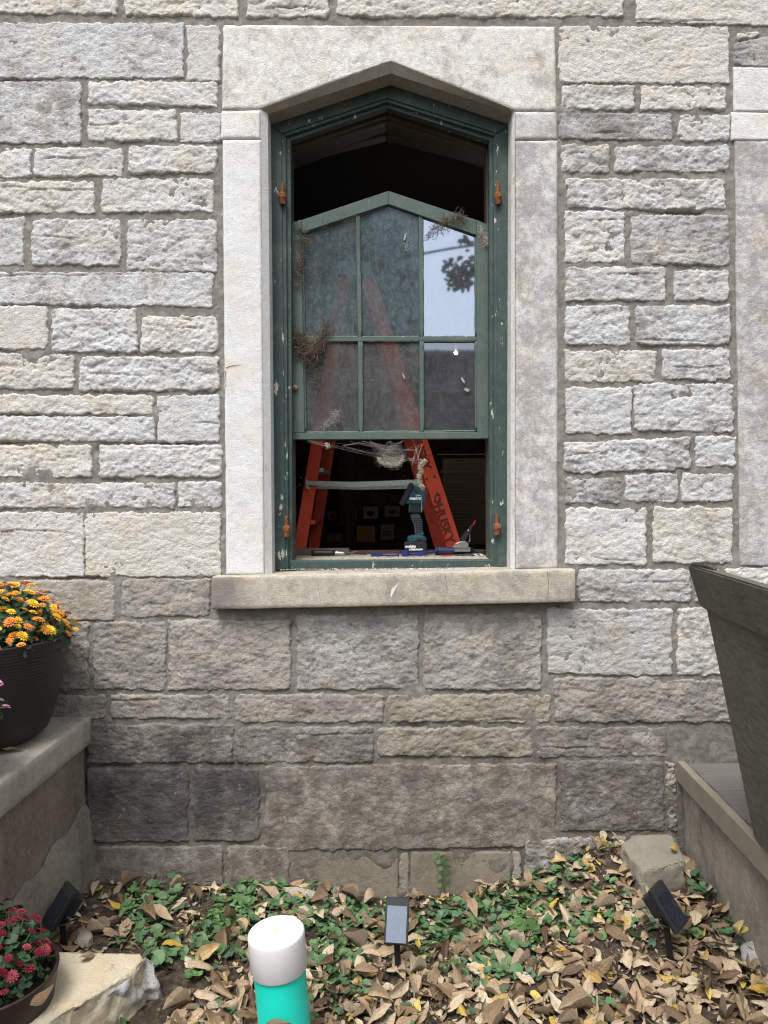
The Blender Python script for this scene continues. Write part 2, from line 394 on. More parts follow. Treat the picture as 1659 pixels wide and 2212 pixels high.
def stone(name, bot, top, tone=(0.46, 0.45, 0.43), dark=0.3, seed=0, amp=0.012, proud=0.012, cell=0.055, res=0.0047,
          grow=3.2, soft=0.014, back=0.022, mat=None, wob=0.006, strata=0.4, crisp=False, parent=None):
    """bot/top: lists of photo pixels along the lower and upper edge (left to right)"""
    mat = mat or M_STONE
    b = np.array([W(x, y)[[0, 2]] for x, y in bot]); t = np.array([W(x, y)[[0, 2]] for x, y in top])
    gw = grow * 0.002
    b[:, 1] -= gw; t[:, 1] += gw; b[0, 0] -= gw; t[0, 0] -= gw; b[-1, 0] += gw; t[-1, 0] += gw
    wd = b[-1, 0] - b[0, 0]; ht = (t[:, 1].mean() - b[:, 1].mean())
    nu = max(6, int(wd / res) + 1); nv = max(6, int(ht / res) + 1)
    u = np.linspace(0, 1, nu)
    def along(P):
        k = (P[:, 0] - P[0, 0]) / (P[-1, 0] - P[0, 0]); return np.stack([np.interp(u, k, P[:, 0]), np.interp(u, k, P[:, 1])], -1)
    B = along(b); T = along(t); v = np.linspace(0, 1, nv)
    X = B[:, None, 0] + (T - B)[:, None, 0] * v; Z = B[:, None, 1] + (T - B)[:, None, 1] * v
    U, V = np.meshgrid(u, v, indexing='ij')
    s = seed * 131 + 7
    # wandering edges
    if wob:
        X = X + wob * fbm(X * 22, Z * 22, s + 1, 3) * (1 if not crisp else 0.2)
        Z = Z + wob * fbm(X * 22 + 9, Z * 22, s + 2, 3) * (1 if not crisp else 0.2)
    du = np.minimum(U, 1 - U) * wd; dv = np.minimum(V, 1 - V) * ht
    k = soft
    e = np.minimum(du, dv); 
    hh = np.clip(0.5 + 0.5 * (du - dv) / k, 0, 1); e = dv * hh + du * (1 - hh) - k * hh * (1 - hh)
    e = e + (0 if crisp else 1) * 0.011 * fbm(X * 34, Z * 34, s + 3, 4, .7)
    prof = np.clip(e / soft, 0, 1); prof = 1 - (1 - prof) ** 2.2
    if crisp: prof = np.where((du < 1e-9) | (dv < 1e-9), 0, prof)
    h = 0; amp = amp * (0.66 if amp > .0046 else 1)
    if amp > 0.004:
        wx = X + 0.012 * fbm(X * 12, Z * 12, s + 40, 2); wz = Z + 0.012 * fbm(X * 12, Z * 12, s + 41, 2)
        F = facets(wx, wz, cell, s, 1.8)
        F2 = facets(wx + 5, wz + 3, cell * 0.36, s + 60, 1.5)
        rid = 1 - np.abs(fbm(X * 9, Z * 26, s + 20, 4)) * 2
        F3 = facets(wx + 1, wz + 8, cell * 0.17, s + 80, 1.4)
        rid2 = 1 - np.abs(fbm(X * 26 + .4 * F, Z * 55, s + 24, 3)) * 2
        h = amp * (0.70 * F + 0.50 * F2 + 0.26 * F3 + 0.45 * fbm(X * 6, Z * 9, s + 4, 3) + strata * (0.35 * rid + 0.3 * rid2) + 0.40 * fbm(X * 75, Z * 85, s + 6, 3))
        for q in range(1 if (seed * 7) % 5 < 2 and ht < .3 else 0):
            rq = np.random.default_rng(s + q * 77); z0 = Z.mean() + ht * rq.uniform(-.38, .38); x0 = X.mean() + wd * rq.uniform(-.4, .4); hl = wd * rq.uniform(.12, .4)
            line = z0 + .012 * fbm(X * 9 + q, X * 0 + s, s + 31, 4) + .04 * (X - x0) * rq.uniform(-1, 1)
            m = np.exp(-((X - x0) / hl) ** 4)
            dd = Z - line; h = h - .006 * m * np.exp(-(dd / .003) ** 2) + .0022 * m * np.where(dd > 0, np.exp(-dd / .03), -np.exp(dd / .03) * .3)
        pil = np.clip(np.minimum(du, dv) / 0.022, 0, 1); h = h * (0.55 + 0.45 * pil)
    else:
        h = amp * (fbm(X * 8, Z * 8, s, 3) + 0.6 * fbm(X * 70, Z * 70, s + 6, 3))
    Y = -(proud + h) * prof + back * (1 - prof)
    if crisp: Y = -(proud * 1.0 + h * 1.0) + (1 - prof) * 0.006
    Vv = np.stack([X, Y, Z], -1).reshape(-1, 3)
    F = gridF(nu, nv)
    # side skirt into the wall
    ring = np.concatenate([np.arange(nu) * nv, (nu - 1) * nv + np.arange(1, nv), np.arange(nu - 2, -1, -1) * nv + nv - 1, np.arange(nv - 2, 0, -1)])
    sk = Vv[ring].copy(); sk[:, 1] = max(back, 0.0) + 0.05; o = len(Vv); n = len(ring)
    i = np.arange(n); FS = np.stack([ring[i], o + i, o + (i + 1) % n, ring[(i + 1) % n]], -1)
    me = mesh_np('stone', np.concatenate([Vv, sk]), np.concatenate([F, FS]))
    col = (*tone, min(dark, 1.0))
    return link(name, me, mat, parent or building, col)

WARM = (0.61, 0.60, 0.565); WHITE = (0.615, 0.615, 0.61); COOL = (0.595, 0.605, 0.615); GREY = (0.51, 0.505, 0.50)
BRN = (0.38, 0.355, 0.32); TAN = (0.38, 0.345, 0.285); DRK = (0.20, 0.19, 0.18)
def R(x0, y0, x1, y1, tone=WHITE, dark=0.3, **k):
    # y0 / y1 may be (left, right) pairs
    a = y0 if isinstance(y0, tuple) else (y0, y0); b = y1 if isinstance(y1, tuple) else (y1, y1)
    return ([(x0, b[0]), (x1, b[1])], [(x0, a[0]), (x1, a[1])], tone, dark, k)
SM = dict(amp=0.0045, soft=0.008, cell=0.03, strata=0.2, wob=0.002)      # nearly dressed faces
LO = -170
STONES = [
 # ---- left field
 R(LO, -34, 256, (34, 37), WARM, .15), R(270, -34, 518, (36, 44), WARM, .1), R(533, -34, 711, 41, WARM, .2), R(727, -34, 1346, (40, 43), WARM, .15),
 R(1373, -34, 1860, (50, 66), WARM, .1, **SM),
 R(LO, 53, 397, 172, COOL, .42, **SM), R(404, 57, 476, 180, WHITE, .3, amp=.006),
 R(LO, 180, 177, 312, COOL, .55, **SM), R(190, 178, 473, (228, 234), WHITE, .25), R(192, 239, 384, 307, WHITE, .25), R(392, 246, 479, 308, WHITE, .4, **SM),
 R(LO, 322, 70, 386, WHITE, .3), R(76, 320, 268, 384, WHITE, .3), R(278, 316, 470, 378, WHITE, .35),
 R(LO, 393, 207, 463, WARM, .35), R(221, 386, 463, 462, WHITE, .35),
 R(LO, 472, 56, 577, COOL, .5, amp=.007), R(70, 474, 265, 576, COOL, .5), R(275, 474, 471, (584, 592), COOL, .45),
 R(LO, 588, 462, (655, 667), COOL, .55, amp=.008),
 R(LO, 662, 105, 756, WARM, .25, amp=.006), R(113, 667, 299, 762, COOL, .35, amp=.015), R(307, 683, 472, 764, WHITE, .3, amp=.015),
 R(LO, 765, 162, 842, WARM, .35), R(173, 771, 473, 846, COOL, .4, amp=.015),
 R(LO, 853, 333, (892, 899), WARM, .2, amp=.010), R(LO, 899, 337, 955, COOL, .25, amp=.013), R(342, 855, 475, 955, COOL, .3, **SM),
 R(LO, 961, 200, 1033, WARM, .3), R(215, 961, 481, (1033, 1030), COOL, .35, amp=.014),
 R(LO, 1042, 380, 1098, COOL, .45, amp=.013), R(385, 1040, 481, 1098, COOL, .5),
 R(LO, 1107, 183, 1245, WHITE, .3, **SM), R(186, 1107, 476, 1245, WARM, .22, **SM),
 R(LO, 1252, 251, 1340, BRN, .35, amp=.008), R(263, 1249, 457, 1332, BRN, .55, amp=.010),
 R(LO, 1342, 194, 1490, BRN, .45), R(202, 1342, 362, 1490, BRN, .55),
 R(366, 1338, 630, 1490, BRN, .5), R(640, (1327, 1324), 905, 1490, (.44,.43,.41), .65), R(915, (1326, 1322), 1170, 1490, (.42,.40,.37), .6),
 # ---- below, partly behind the caption of the photograph
 R(LO, 1500, 230, 1552, BRN, .5), R(238, 1498, 500, 1552, BRN, .55), R(508, 1498, 830, 1560, BRN, .45), R(838, 1498, 1190, 1560, TAN, .35),
 R(1198, (1460, 1474), 1860, 1560, BRN, .5, amp=.014),
 R(188, 1562, 505, 1648, BRN, .8), R(511, 1568, 808, (1648, 1646), BRN, .75), R(815, 1570, 1150, 1634, TAN, .45), R(1158, 1568, 1440, 1634, BRN, .55),
 R(190, 1657, 411, (1819, 1816), (.23,.22,.21), .86, amp=.008), R(419, 1658, 563, 1815, (.25,.235,.22), .82, amp=.007),
 R(573, (1654, 1648), 1200, (1838, 1826), TAN, .66, amp=.007, soft=.01, strata=.2), R(1210, 1641, 1434, 1795, BRN, .80, amp=.010),
 R(190, 1826, 484, 2010, BRN, .72, amp=.006), R(490, 1826, 627, 2010, TAN, .62, amp=.006),
 R(1134, (1812, 1804), 1352, 1990, GREY, .25, amp=.014), R(1360, 1803, 1480, 1990, BRN, .4),
 # ---- right field
 R(1207, (60, 62), 1571, 182, WARM, .18, **SM), R(1590, (75, 70), 1637, (97, 78), WARM, .3, res=.005),
 R(1212, 186, 1370, 241, WHITE, .25), R(1382, 188, 1567, 242, WARM, .2),
 R(1206, 246, 1452, 305, GREY, .6, amp=.010), R(1464, 249, 1577, 308, WHITE, .25),
 R(1211, 314, 1315, 376, WHITE, .45), R(1325, 317, 1575, 375, COOL, .5, amp=.014),
 R(1222, 387, 1566, (452, 457), WHITE, .42, amp=.014),
 R(1218, 457, 1349, 571, WHITE, .32), R(1359, 466, 1575, 575, GREY, .48),
 R(1219, 577, 1438, 652, COOL, .4), R(1453, 584, 1573, 651, COOL, .4),
 R(1219, 661, 1359, 748, COOL, .35), R(1371, 660, 1576, 746, COOL, .5, amp=.010),
 R(1217, 758, 1416, 827, WARM, .3), R(1429, 755, 1577, 823, COOL, .4),
 R(1218, 837, 1364, 940, COOL, .3, amp=.009), R(1369, 829, 1583, (932, 937), COOL, .42),
 R(1217, (958, 943), 1490, (1025, 1014), COOL, .45, amp=.015), R(1499, 941, 1587, 1010, COOL, .35),
 R(1219, 1031, 1341, 1089, GREY, .6, amp=.014), R(1347, 1024, 1463, 1086, COOL, .5, amp=.014), R(1471, 1022, 1584, 1084, COOL, .4),
 R(1220, 1096, 1395, 1221, WHITE, .22, amp=.009), R(1408, 1095, 1582, 1218, WARM, .3, amp=.009),
 R(1247, 1229, 1490, 1300, GREY, .45), R(1500, 1226, 1556, 1300, GREY, .4), R(1563, 1225, 1860, 1300, WHITE, .2),
 R(1180, 1314, 1451, (1455, 1460), GREY, .35, amp=.010), R(1461, 1312, 1860, 1458, WARM, .55, amp=.012),
]
for i, (b, t, tone, dk, k) in enumerate(STONES):
    if b[0][0] > 1200 and b[0][1] < 1300: dk = dk + .08
    j = rng.uniform(-0.04, 0.03); tone = tuple(np.clip(np.array(tone) * (1 + j), 0, 1))
    stone('stone', b, t, tone, dk, seed=i + 1, proud=0.011 + 0.004 * rng.random(), **k)
# courses that go on beyond the photograph on both sides
for sx, x0, x1 in ((0, -620, LO - 8), (1, 1868, 2280)):
    y = -34
    while y < 1900:
        h = rng.integers(60, 130); x = x0
        while x < x1 - 40:
            w = min(rng.integers(150, 330), x1 - x)
            b, t, tone, dk, k = R(x, y, x + w - 9, y + h - 9, WHITE if y < 1250 else BRN, .35)
            stone('stone', b, t, tone, dk, seed=int(x + y * 3) % 997, res=.016); x += w
        y += h
# door surround at the right edge
stone('door_lintel', [(1582, 144), (1860, 147)], [(1582, (98)), (1860, 40)], GREY, .65, 201, amp=.008)
stone('door_lintel', [(1583, 243), (1860, 245)], [(1583, 149), (1860, 151)], COOL, .35, 202, amp=.002, proud=.014, crisp=True, mat=M_TOOLED, grow=1, soft=.006)
stone('door_jamb_stone', [(1578, 305), (1860, 306)], [(1578, 246), (1860, 248)], WHITE, .2, 203, amp=.002, proud=.014, crisp=True, mat=M_TOOLED, grow=1, soft=.006)
stone('door_jamb_stone', [(1597, 1222), (1860, 1222)], [(1585, 308), (1860, 309)], GREY, .62, 204, amp=.0025, proud=.014, crisp=True, mat=M_TOOLED, grow=1, soft=.006)

# concrete blocks at the foot
for bx in ((658, 1846, 861, 2010), (887, 1838, 1104, 2010)):
    b, t, tone, dk, k = R(*bx)
    stone('concrete_block', b, t, (1, 1, 1), .2, int(bx[0]), amp=.0015, proud=.006, crisp=True, mat=M_BLOCK, grow=0, soft=.008)
for bx in ((632, 1850, 654, 2010), (863, 1842, 884, 2010), (1107, 1838, 1127, 2010)):
    b, t, tone, dk, k = R(*bx)
    stone('mortar_fill', b, t, (1, 1, 1), .2, int(bx[0]), amp=.002, proud=.004, mat=M_CURB, grow=2, soft=.01)

# ---- window surround: lintel, springers, jambs, sill
def ribbon(name, lines, mat, color, res=0.02, parent=building):
    """quads between successive 3D polylines of equal length"""
    V = []; F = []; L = []
    for ln in lines:
        ln = [np.array(p) for p in ln]; out = [ln[0]]
        for a, b in zip(ln, ln[1:]):
            n = max(1, int(np.linalg.norm(b - a) / res))
            L.append(n)
            for q in range(1, n + 1): out.append(a + (b - a) * q / n)
        V.append(out)
    m = min(len(v) for v in V)
    V = [np.array([v[int(round(i * (len(v) - 1) / (m - 1)))] for i in range(m)]) for v in V]
    F = gridF(len(V), m)
    return mesh_np(name, np.concatenate(V), F, False)
def w3(px, py, Y, plane=0.0):
    p = W(px, py, plane); return np.array([p[0], Y, p[2]])
FB = 0.125
TS = dict(amp=.0022, proud=.014, crisp=True, mat=M_TOOLED, grow=0.3, soft=.006, res=.008)
lin = stone('lintel', [(481, 240), (564, 239), (705, 187), (844, 137), (980, 190), (1111, 242), (1202, 243)],
            [(483, 57), (1197, 61)], (.62,.615,.59), .48, 301, **TS)
jl1 = stone('jamb_stone', [(479, 303), (564, 303)], [(478, 242), (564, 241)], WHITE, .3, 302, **TS)
jr1 = stone('jamb_stone', [(1111, 305), (1203, 304)], [(1112, 244), (1202, 245)], GREY, .5, 303, **TS)
jl2 = stone('jamb_stone', [(490, 1242), (573, 1241)], [(482, 305), (565, 305)], COOL, .18, 304, **TS)
jr2 = stone('jamb_stone', [(1111, 1229), (1204, 1229)], [(1112, 307), (1203, 306)], (.56,.555,.55), .62, 305, **TS)
YF = -0.014
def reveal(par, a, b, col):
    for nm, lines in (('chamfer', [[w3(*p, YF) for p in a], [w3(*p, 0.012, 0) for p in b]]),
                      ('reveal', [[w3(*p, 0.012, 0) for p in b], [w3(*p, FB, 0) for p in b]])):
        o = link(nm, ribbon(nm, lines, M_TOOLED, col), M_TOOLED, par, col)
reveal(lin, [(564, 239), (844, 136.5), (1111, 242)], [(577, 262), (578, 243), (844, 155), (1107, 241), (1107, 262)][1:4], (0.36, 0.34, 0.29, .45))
reveal(jl1, [(564, 239), (564, 304)], [(577.5, 243), (578, 304)], (*WHITE, .3))
reveal(jl2, [(565, 304), (573, 1241)], [(578, 304), (587, 1241)], (*COOL, .2))
reveal(jr1, [(1111, 305), (1111, 242)], [(1106, 305), (1107, 241)], (*WHITE, .3))
reveal(jr2, [(1111, 1229), (1111, 305)], [(1103, 1229), (1106, 305)], (*WHITE, .35))
# sill slab
def rough_box(name, x0, x1, y0, y1, z0, z1, mat, parent, color=None, amp=0.002, res=0.012, seed=0, skew=(0, 0)):
    """box with gently uneven faces; skew = dz over the length for bottom/top"""
    nx, ny, nz = [max(2, int((b - a) / res) + 1) for a, b in ((x0, x1), (y0, y1), (z0, z1))]
    bm = bmesh.new()
    add_box(bm, ((x0 + x1) / 2, (y0 + y1) / 2, (z0 + z1) / 2), (x1 - x0, y1 - y0, z1 - z0))
    bevel(bm, 0.004, 1)
    for ax, a, b, n in ((0, x0, x1, nx), (1, y0, y1, ny), (2, z0, z1, nz)):
        for q in range(1, n):
            no = [0, 0, 0]; no[ax] = 1; co = [0, 0, 0]; co[ax] = a + (b - a) * q / n
            bmesh.ops.bisect_plane(bm, geom=bm.verts[:] + bm.edges[:] + bm.faces[:], plane_co=co, plane_no=no)
    bm.normal_update()
    P = np.array([v.co for v in bm.verts]); N = np.array([v.normal for v in bm.verts])
    d = fbm(P[:, 0] * 14 + P[:, 1] * 9, P[:, 2] * 14 + P[:, 1] * 11, seed, 3) + 0.5 * fbm(P[:, 0] * 60 + P[:, 1] * 47, P[:, 2] * 60 + P[:, 1] * 33, seed + 3, 2)
    P = P + N * (amp * d)[:, None]
    P[:, 2] += (P[:, 0] - x0) / (x1 - x0) * skew[0]
    for v, p in zip(bm.verts, P): v.co = p
    return link(name, bm_mesh(name, bm, True), mat, parent, color)
a = W(457, 1246, -.075); b = W(1243, 1230, -.075); c = W(457, 1317, -.075)
sill = rough_box('window_sill', a[0], b[0], -.075, .30, c[2], a[2], M_TOOLED, building, (0.44, 0.405, 0.335, .52), 0.0015, 0.02, 5, (b[2] - a[2] , 0))

def hair_crack(pix, Y, wd, par):
    bm = bmesh.new(); P = [Vector(W(x, y, Y)) for x, y in pix]; Q = []
    for a_, b_ in zip(P, P[1:]):
        for k in range(6): Q.append(a_ + (b_ - a_) * k / 6 + Vector((random.uniform(-.0012, .0012), 0, 0)))
    tube(bm, Q + [P[-1]], wd, 4, wd * .4); return link('crack', bm_mesh('crack', bm), M_BLACKM, par)
hair_crack([(1183, 1235), (1185, 1262), (1184, 1300)], -.0755, .0012, sill); hair_crack([(961, 1240), (964, 1262), (966, 1280)], -.0755, .0009, sill); hair_crack([(687, 1262), (690, 1285), (693, 1300)], -.0755, .0007, sill)
hair_crack([(487, 795), (500, 790), (520, 788)], -.0165, .0012, jl2); hair_crack([(486, 800), (488, 820), (487, 838)], -.0165, .0014, jl2)
bm = bmesh.new(); P_ = [W(x, y, -.0755) for x, y in ((843, 1287), (846, 1272), (862, 1258), (858, 1266), (850, 1280), (845, 1290))]
add_prism(bm, [(p[0], p[2]) for p in P_], -.0768, -.074); link('bird_dropping', bm_mesh('bird_dropping', bm), plain('dried white streak', (.55, .54, .5), .9), sill)
# ---- mortar bed: one uneven sheet with the window opening left out
res = 0.0065
xs = np.arange(-1.75, 1.75, res); zs = np.arange(-0.25, 4.05, res)
X, Z = np.meshgrid(xs, zs, indexing='ij')
Y = -0.0066 - 0.0042 * fbm(X * 30, Z * 30, 90, 4, .6) - 0.0055 * fbm(X * 6, Z * 6, 91, 3) - 0.0015 * fbm(X * 110, Z * 110, 95, 2)
Y += 0.02 * sstep(0.25, 0.6, fbm(X * 2.3 + 5, Z * 3.1, 97, 3))            # open joints here and there
nu, nv = X.shape
F = gridF(nu, nv)
cx = X.reshape(-1)[F].mean(1); cz = Z.reshape(-1)[F].mean(1)
q = W(572, 1240); r_ = W(1118, 1225); ap = W(844, 100)
hole = (cx > q[0]) & (cx < r_[0]) & (cz > q[2] - .02) & (cz < ap[2])
mort = link('mortar', mesh_np('mortar', np.stack([X, Y, Z], -1).reshape(-1, 3), F[~hole]), M_MORTAR, building)
stone('mortar_patch', [(1438, 1797), (1466, 1797)], [(1434, 1642), (1461, 1644)], (.40, .38, .345), .2, 333, amp=.022, proud=.012, soft=.012, wob=.012, cell=.04, res=.004, grow=0)
# wall mass behind the facing, butted round the opening
xl, xr = q[0] - .0, r_[0] + .0; zb = q[2] - .02; zt = W(844, 130)[2]
zl = W(578, 200)[2]
for nm, c_, s_ in (('wall_core', ((-3.5 + xl) / 2, .28, 1.95), (xl + 3.5, .5, 4.9)), ('wall_core', ((3.5 + xr) / 2, .28, 1.95), (3.5 - xr, .5, 4.9)),
                   ('wall_core', ((xl + xr) / 2, .28, (zb - .5) / 2 - .0), (xr - xl, .5, zb + .5)), ('wall_core', ((xl + xr) / 2, .28, (zt + 4.4) / 2), (xr - xl, .5, 4.4 - zt))):
    box(nm, c_, s_, M_INTWALL, building)
# slanting heads behind the lintel
for s_ in (-1, 1):
    pts = [(0.0 if s_ > 0 else 0.0, zt), ((xr if s_ > 0 else xl), zt), ((xr if s_ > 0 else xl), W(844, 262)[2]), (W(844, 155)[0], W(844, 158)[2])]
    bm = bmesh.new(); add_prism(bm, pts, FB + .012, .52); link('wall_core', bm_mesh('wall_core', bm), M_INTWALL, building)

# ---- the window frame
frame = prism('window_frame', [(583, 269), (843, 184), (836, 211), (608, 288)], .10, .16, M_GREEN, building)
sub = lambda nm, pix, y0, y1, m=M_GREEN, plane=None, bev=.002: prism(nm, pix, y0, y1, m, frame, bev, plane)
sub('head_casing', [(843, 184), (1098, 272), (1074, 287), (836, 211)], .10, .16)
sub('side_casing', [(583, 269), (608, 289), (617, 1229), (592, 1233)], .10, .16)
sub('side_casing', [(1098, 272), (1101, 1226), (1075, 1227), (1074, 288)], .10, .16)
# thin bead
sub('bead', [(608, 287), (836, 209), (836, 220), (617, 294)], .108, .17, bev=.001); sub('bead', [(836, 209), (1075, 286), (1066, 293), (836, 220)], .108, .17, bev=.001)
sub('bead', [(606, 286), (617, 296), (623, 1229), (614, 1230)], .106, .17, bev=.001); sub('bead', [(1076, 286), (1077, 1227), (1068, 1228), (1066, 296)], .106, .17, bev=.001)
# stops
sub('stop', [(617, 294), (836, 219), (835, 232), (626, 305)], .125, .165); sub('stop', [(836, 219), (1067, 293), (1058, 304), (835, 232)], .125, .165)
sub('stop', [(615, 290), (628, 302), (632, 1229), (621, 1229)], .122, .165, M_GREEN); sub('stop', [(1069, 290), (1069, 1227), (1058, 1228), (1057, 302)], .122, .165, M_GREEN)
# bare wood head, stepping down and back
for k, (ya, yb, a0, e0, a1, e1) in enumerate(((.215, .25, 226, 298, 252, 322), (.25, .30, 244, 312, 264, 330), (.30, .36, 258, 325, 276, 338), (.36, .42, 270, 333, 293, 347))):
    sub('head_board', [(620, e0), (835, a0), (834, a1), (622, e1)], ya, yb, M_RAWWOOD, bev=.003)
    sub('head_board', [(835, a0), (1062, e0), (1060, e1 + 3), (834, a1)], ya, yb, M_RAWWOOD, bev=.003)
# jamb liners the sash runs in
for s_, x0, x1, x2, x3 in ((-1, 612, 629.5, 622, 636), (1, 1050, 1072, 1055, 1072)):
    p = [W(x0, 300, .215), W(x1, 300, .215), W(x3, 1229, .215), W(x2, 1229, .215)]
    bm = bmesh.new(); add_prism(bm, [(v[0], v[2]) for v in p], .215, .30); bevel(bm, .002)
    link('jamb_liner', bm_mesh('jamb_liner', bm), M_RAWWOOD, frame)
# wooden sill: green nosing, bare top boards
z_top = G(845, 1211.5, 0)  # unused guide
zs_ = W(845, 1211, .12)[2]
sub('sill_nosing', [(624, 1211), (1072, 1209), (1072, 1228), (624, 1231)], .118, .17, M_GREEN, bev=.004)
for k, (ya, yb) in enumerate(((.171, .30), (.304, .44), (.444, .53))):
    box('sill_board', (0.01, (ya + yb) / 2, zs_ - .012 + .001 * k), (W(1072, 1200, .2)[0] - W(612, 1200, .2)[0], yb - ya, .022), M_SILLWOOD, frame, .002)
box('sill_board', (0.0, .545, zs_ + .004), (1.02, .03, .03), M_DARKWOOD, frame, .002)
# rusty pins with their sockets
def pin(px, py, L, hz):
    p = W(px, py, .095)
    bm = bmesh.new()
    add_box(bm, (p[0], .092, p[2] + L * .45), (.014, .012, L * 1.0)); bevel(bm, .003, 1)
    m2 = bmesh.new(); lathe(m2, [(.0, -.03), (.012, -.03), (.015, -.012), (.019, 0), (.017, .012), (.010, .022), (0, .024)], (p[0] + .001, .088, p[2] - .006), 10)
    o = link('hinge_pin', bm_mesh('hinge_pin', bm), M_RUST, frame)
    for v in m2.verts: v.co.x += random.uniform(-.002, .002); v.co.y += random.uniform(-.002, .002)
    return o, link('hinge_socket', bm_mesh('hinge_socket', m2), M_RUST, frame)
pin(610, 425, .065, 0); pin(1075, 425, .065, 0); pin(619, 1142, .06, 0); pin(1073, 1138, .06, 0)

# ---- the sash
SY0, SY1 = .172, .212
g = NG('dusty old glass')
def glass_material(name, refl, dust, tint=(0.30, 0.31, 0.31)):
    g = NG(name)
    tr = g.n('ShaderNodeBsdfTransparent'); g.set(tr.inputs[0], (0.52, 0.57, 0.57))
    di = g.n('ShaderNodeBsdfDiffuse')
    blotch = g.noise(7, 6, 0.7); fine = g.noise(55, 6, 0.75, g.map(g.pos, (1.3, 1, 0.8))); run = g.noise(14, 4, 0.6, g.map(g.pos, (2.0, 1, 0.5)))
    g.set(di.inputs[0], g.mix(fine, tuple(np.array(tint) * .8), tuple(np.array(tint) * 1.2)))
    f = g.math('MULTIPLY', g.math('ADD', g.ramp(blotch, [(0.30, 0.45), (0.72, 1.0)]), g.math('MULTIPLY', g.ramp(run, [(0.3, 0.0), (0.8, 1.0)]), 0.35)), dust)
    f = g.math('ADD', f, g.math('MULTIPLY', g.ramp(fine, [(0.45, 0.0), (0.75, 1.0)]), dust * .7), clamp=True)
    specks = g.ramp(g.vor(120), [(0.05, 1.0), (0.075, 0.0)])
    keep = g.ramp(g.noise(35, 2), [(0.55, 0.0), (0.62, 1.0)])
    f = g.math('ADD', f, g.math('MULTIPLY', g.math('MULTIPLY', specks, keep), 0.5), clamp=True)
    scr = g.ramp(g.noise(6, 6, 0.95, g.map(g.pos, (2, 1, 2)), 1.5), [(0.494, 0.0), (0.5, 0.4), (0.506, 0.0)])
    sk = g.ramp(g.noise(3, 3), [(0.5, 0.0), (0.62, 1.0)])
    f = g.math('ADD', f, g.math('MULTIPLY', scr, sk), clamp=True)
    m1 = g.n('ShaderNodeMixShader'); g.set(m1.inputs[0], f); g.set(m1.inputs[1], tr.outputs[0]); g.set(m1.inputs[2], di.outputs[0])
    gl = g.n('ShaderNodeBsdfGlossy'); g.set(gl.inputs['Roughness'], 0.03); g.set(gl.inputs[0], (0.72, 0.83, 1.0))
    nm = g.bump(g.noise(3.0, 2), 0.04, 0.01); g.set(gl.inputs['Normal'], nm)
    m2 = g.n('ShaderNodeMixShader'); g.set(m2.inputs[0], refl); g.set(m2.inputs[1], m1.outputs[0]); g.set(m2.inputs[2], gl.outputs[0])
    g.t.links.new(m2.outputs[0], g.out.inputs[0]); return g.m
M_G1 = glass_material('dusty glass', .022, .42, (0.135, 0.175, 0.19)); M_G2 = glass_material('very dusty glass', .025, .40, (0.145, 0.148, 0.148))
M_G3 = glass_material('mirror clear glass', .36, .22, (.24, .26, .29)); M_G6 = glass_material('grey reflecting glass', .20, .26, (.19, .19, .20))
sash = prism('window_sash', [(632, 935), (1056, 933), (1056, 947.5), (632, 949.5)], SY0, SY1, M_GREEN2, building)
ss = lambda nm, pix, y0=SY0, y1=SY1, m=M_GREEN2, bev=.0025: prism(nm, pix, y0, y1, m, sash, bev)
ss('stile', [(625, 483), (651, 474), (658, 935), (631, 935)])
ss('stile', [(1029, 474), (1055, 486), (1056, 934), (1031, 934)])
ss('top_rail', [(651, 475), (839, 412), (839, 441), (651, 503)], SY0 - .001)
ss('top_rail', [(839, 412), (1029, 475), (1029, 508), (839, 441)], SY0 - .001)
ss('muntin', [(770, 464), (777, 462), (783, 935), (775, 935)], SY0 + .008)
ss('muntin', [(905, 461), (912, 463), (915, 934), (907, 934)], SY0 + .008)
ss('muntin', [(656, 729), (1031, 728), (1031, 736), (656, 738)], SY0 + .006)
PANES = [([(652, 502), (773, 462), (778, 731), (655, 731)], M_G1), ([(773, 462), (839, 440), (909, 462), (911, 731), (778, 731)], M_G1),
         ([(909, 462), (1030, 504), (1031, 731), (911, 731)], M_G3),
         ([(655, 735), (779, 735), (780, 936), (658, 937)], M_G2), ([(779, 735), (911, 735), (912, 935), (780, 936)], M_G2), ([(911, 735), (1031, 735), (1031, 934), (912, 935)], M_G6)]
for k, (pp, m) in enumerate(PANES):
    pts = [W(x, y, GLASS_Y) for x, y in pp]
    bm = bmesh.new(); bm.faces.new([bm.verts.new((p[0], GLASS_Y + .0004 * k, p[2])) for p in pts])
    o = link('pane', bm_mesh('pane', bm), m, sash)
# uneven putty beads along the panes
for pp, m in PANES:
    bm = bmesh.new(); cx_ = sum(p[0] for p in pp) / len(pp); cy_ = sum(p[1] for p in pp) / len(pp)
    for (x0, y0), (x1, y1) in zip(pp, pp[1:] + pp[:1]):
        ins = lambda x, y, q: (cx_ + (x - cx_) * (1 - q / max(60, abs(x - cx_))), cy_ + (y - cy_) * (1 - q / max(80, abs(y - cy_))))
        A = W(*ins(x0, y0, 2.5), GLASS_Y); B = W(*ins(x1, y1, 2.5), GLASS_Y); n = 16
        tube(bm, [Vector(A + (B - A) * q / n) + Vector((random.uniform(-.0012, .0012), -.003, random.uniform(-.0012, .0012))) for q in range(n + 1)], .0062, 5)
    link('putty', bm_mesh('putty', bm, True), M_GREEN2, sash)

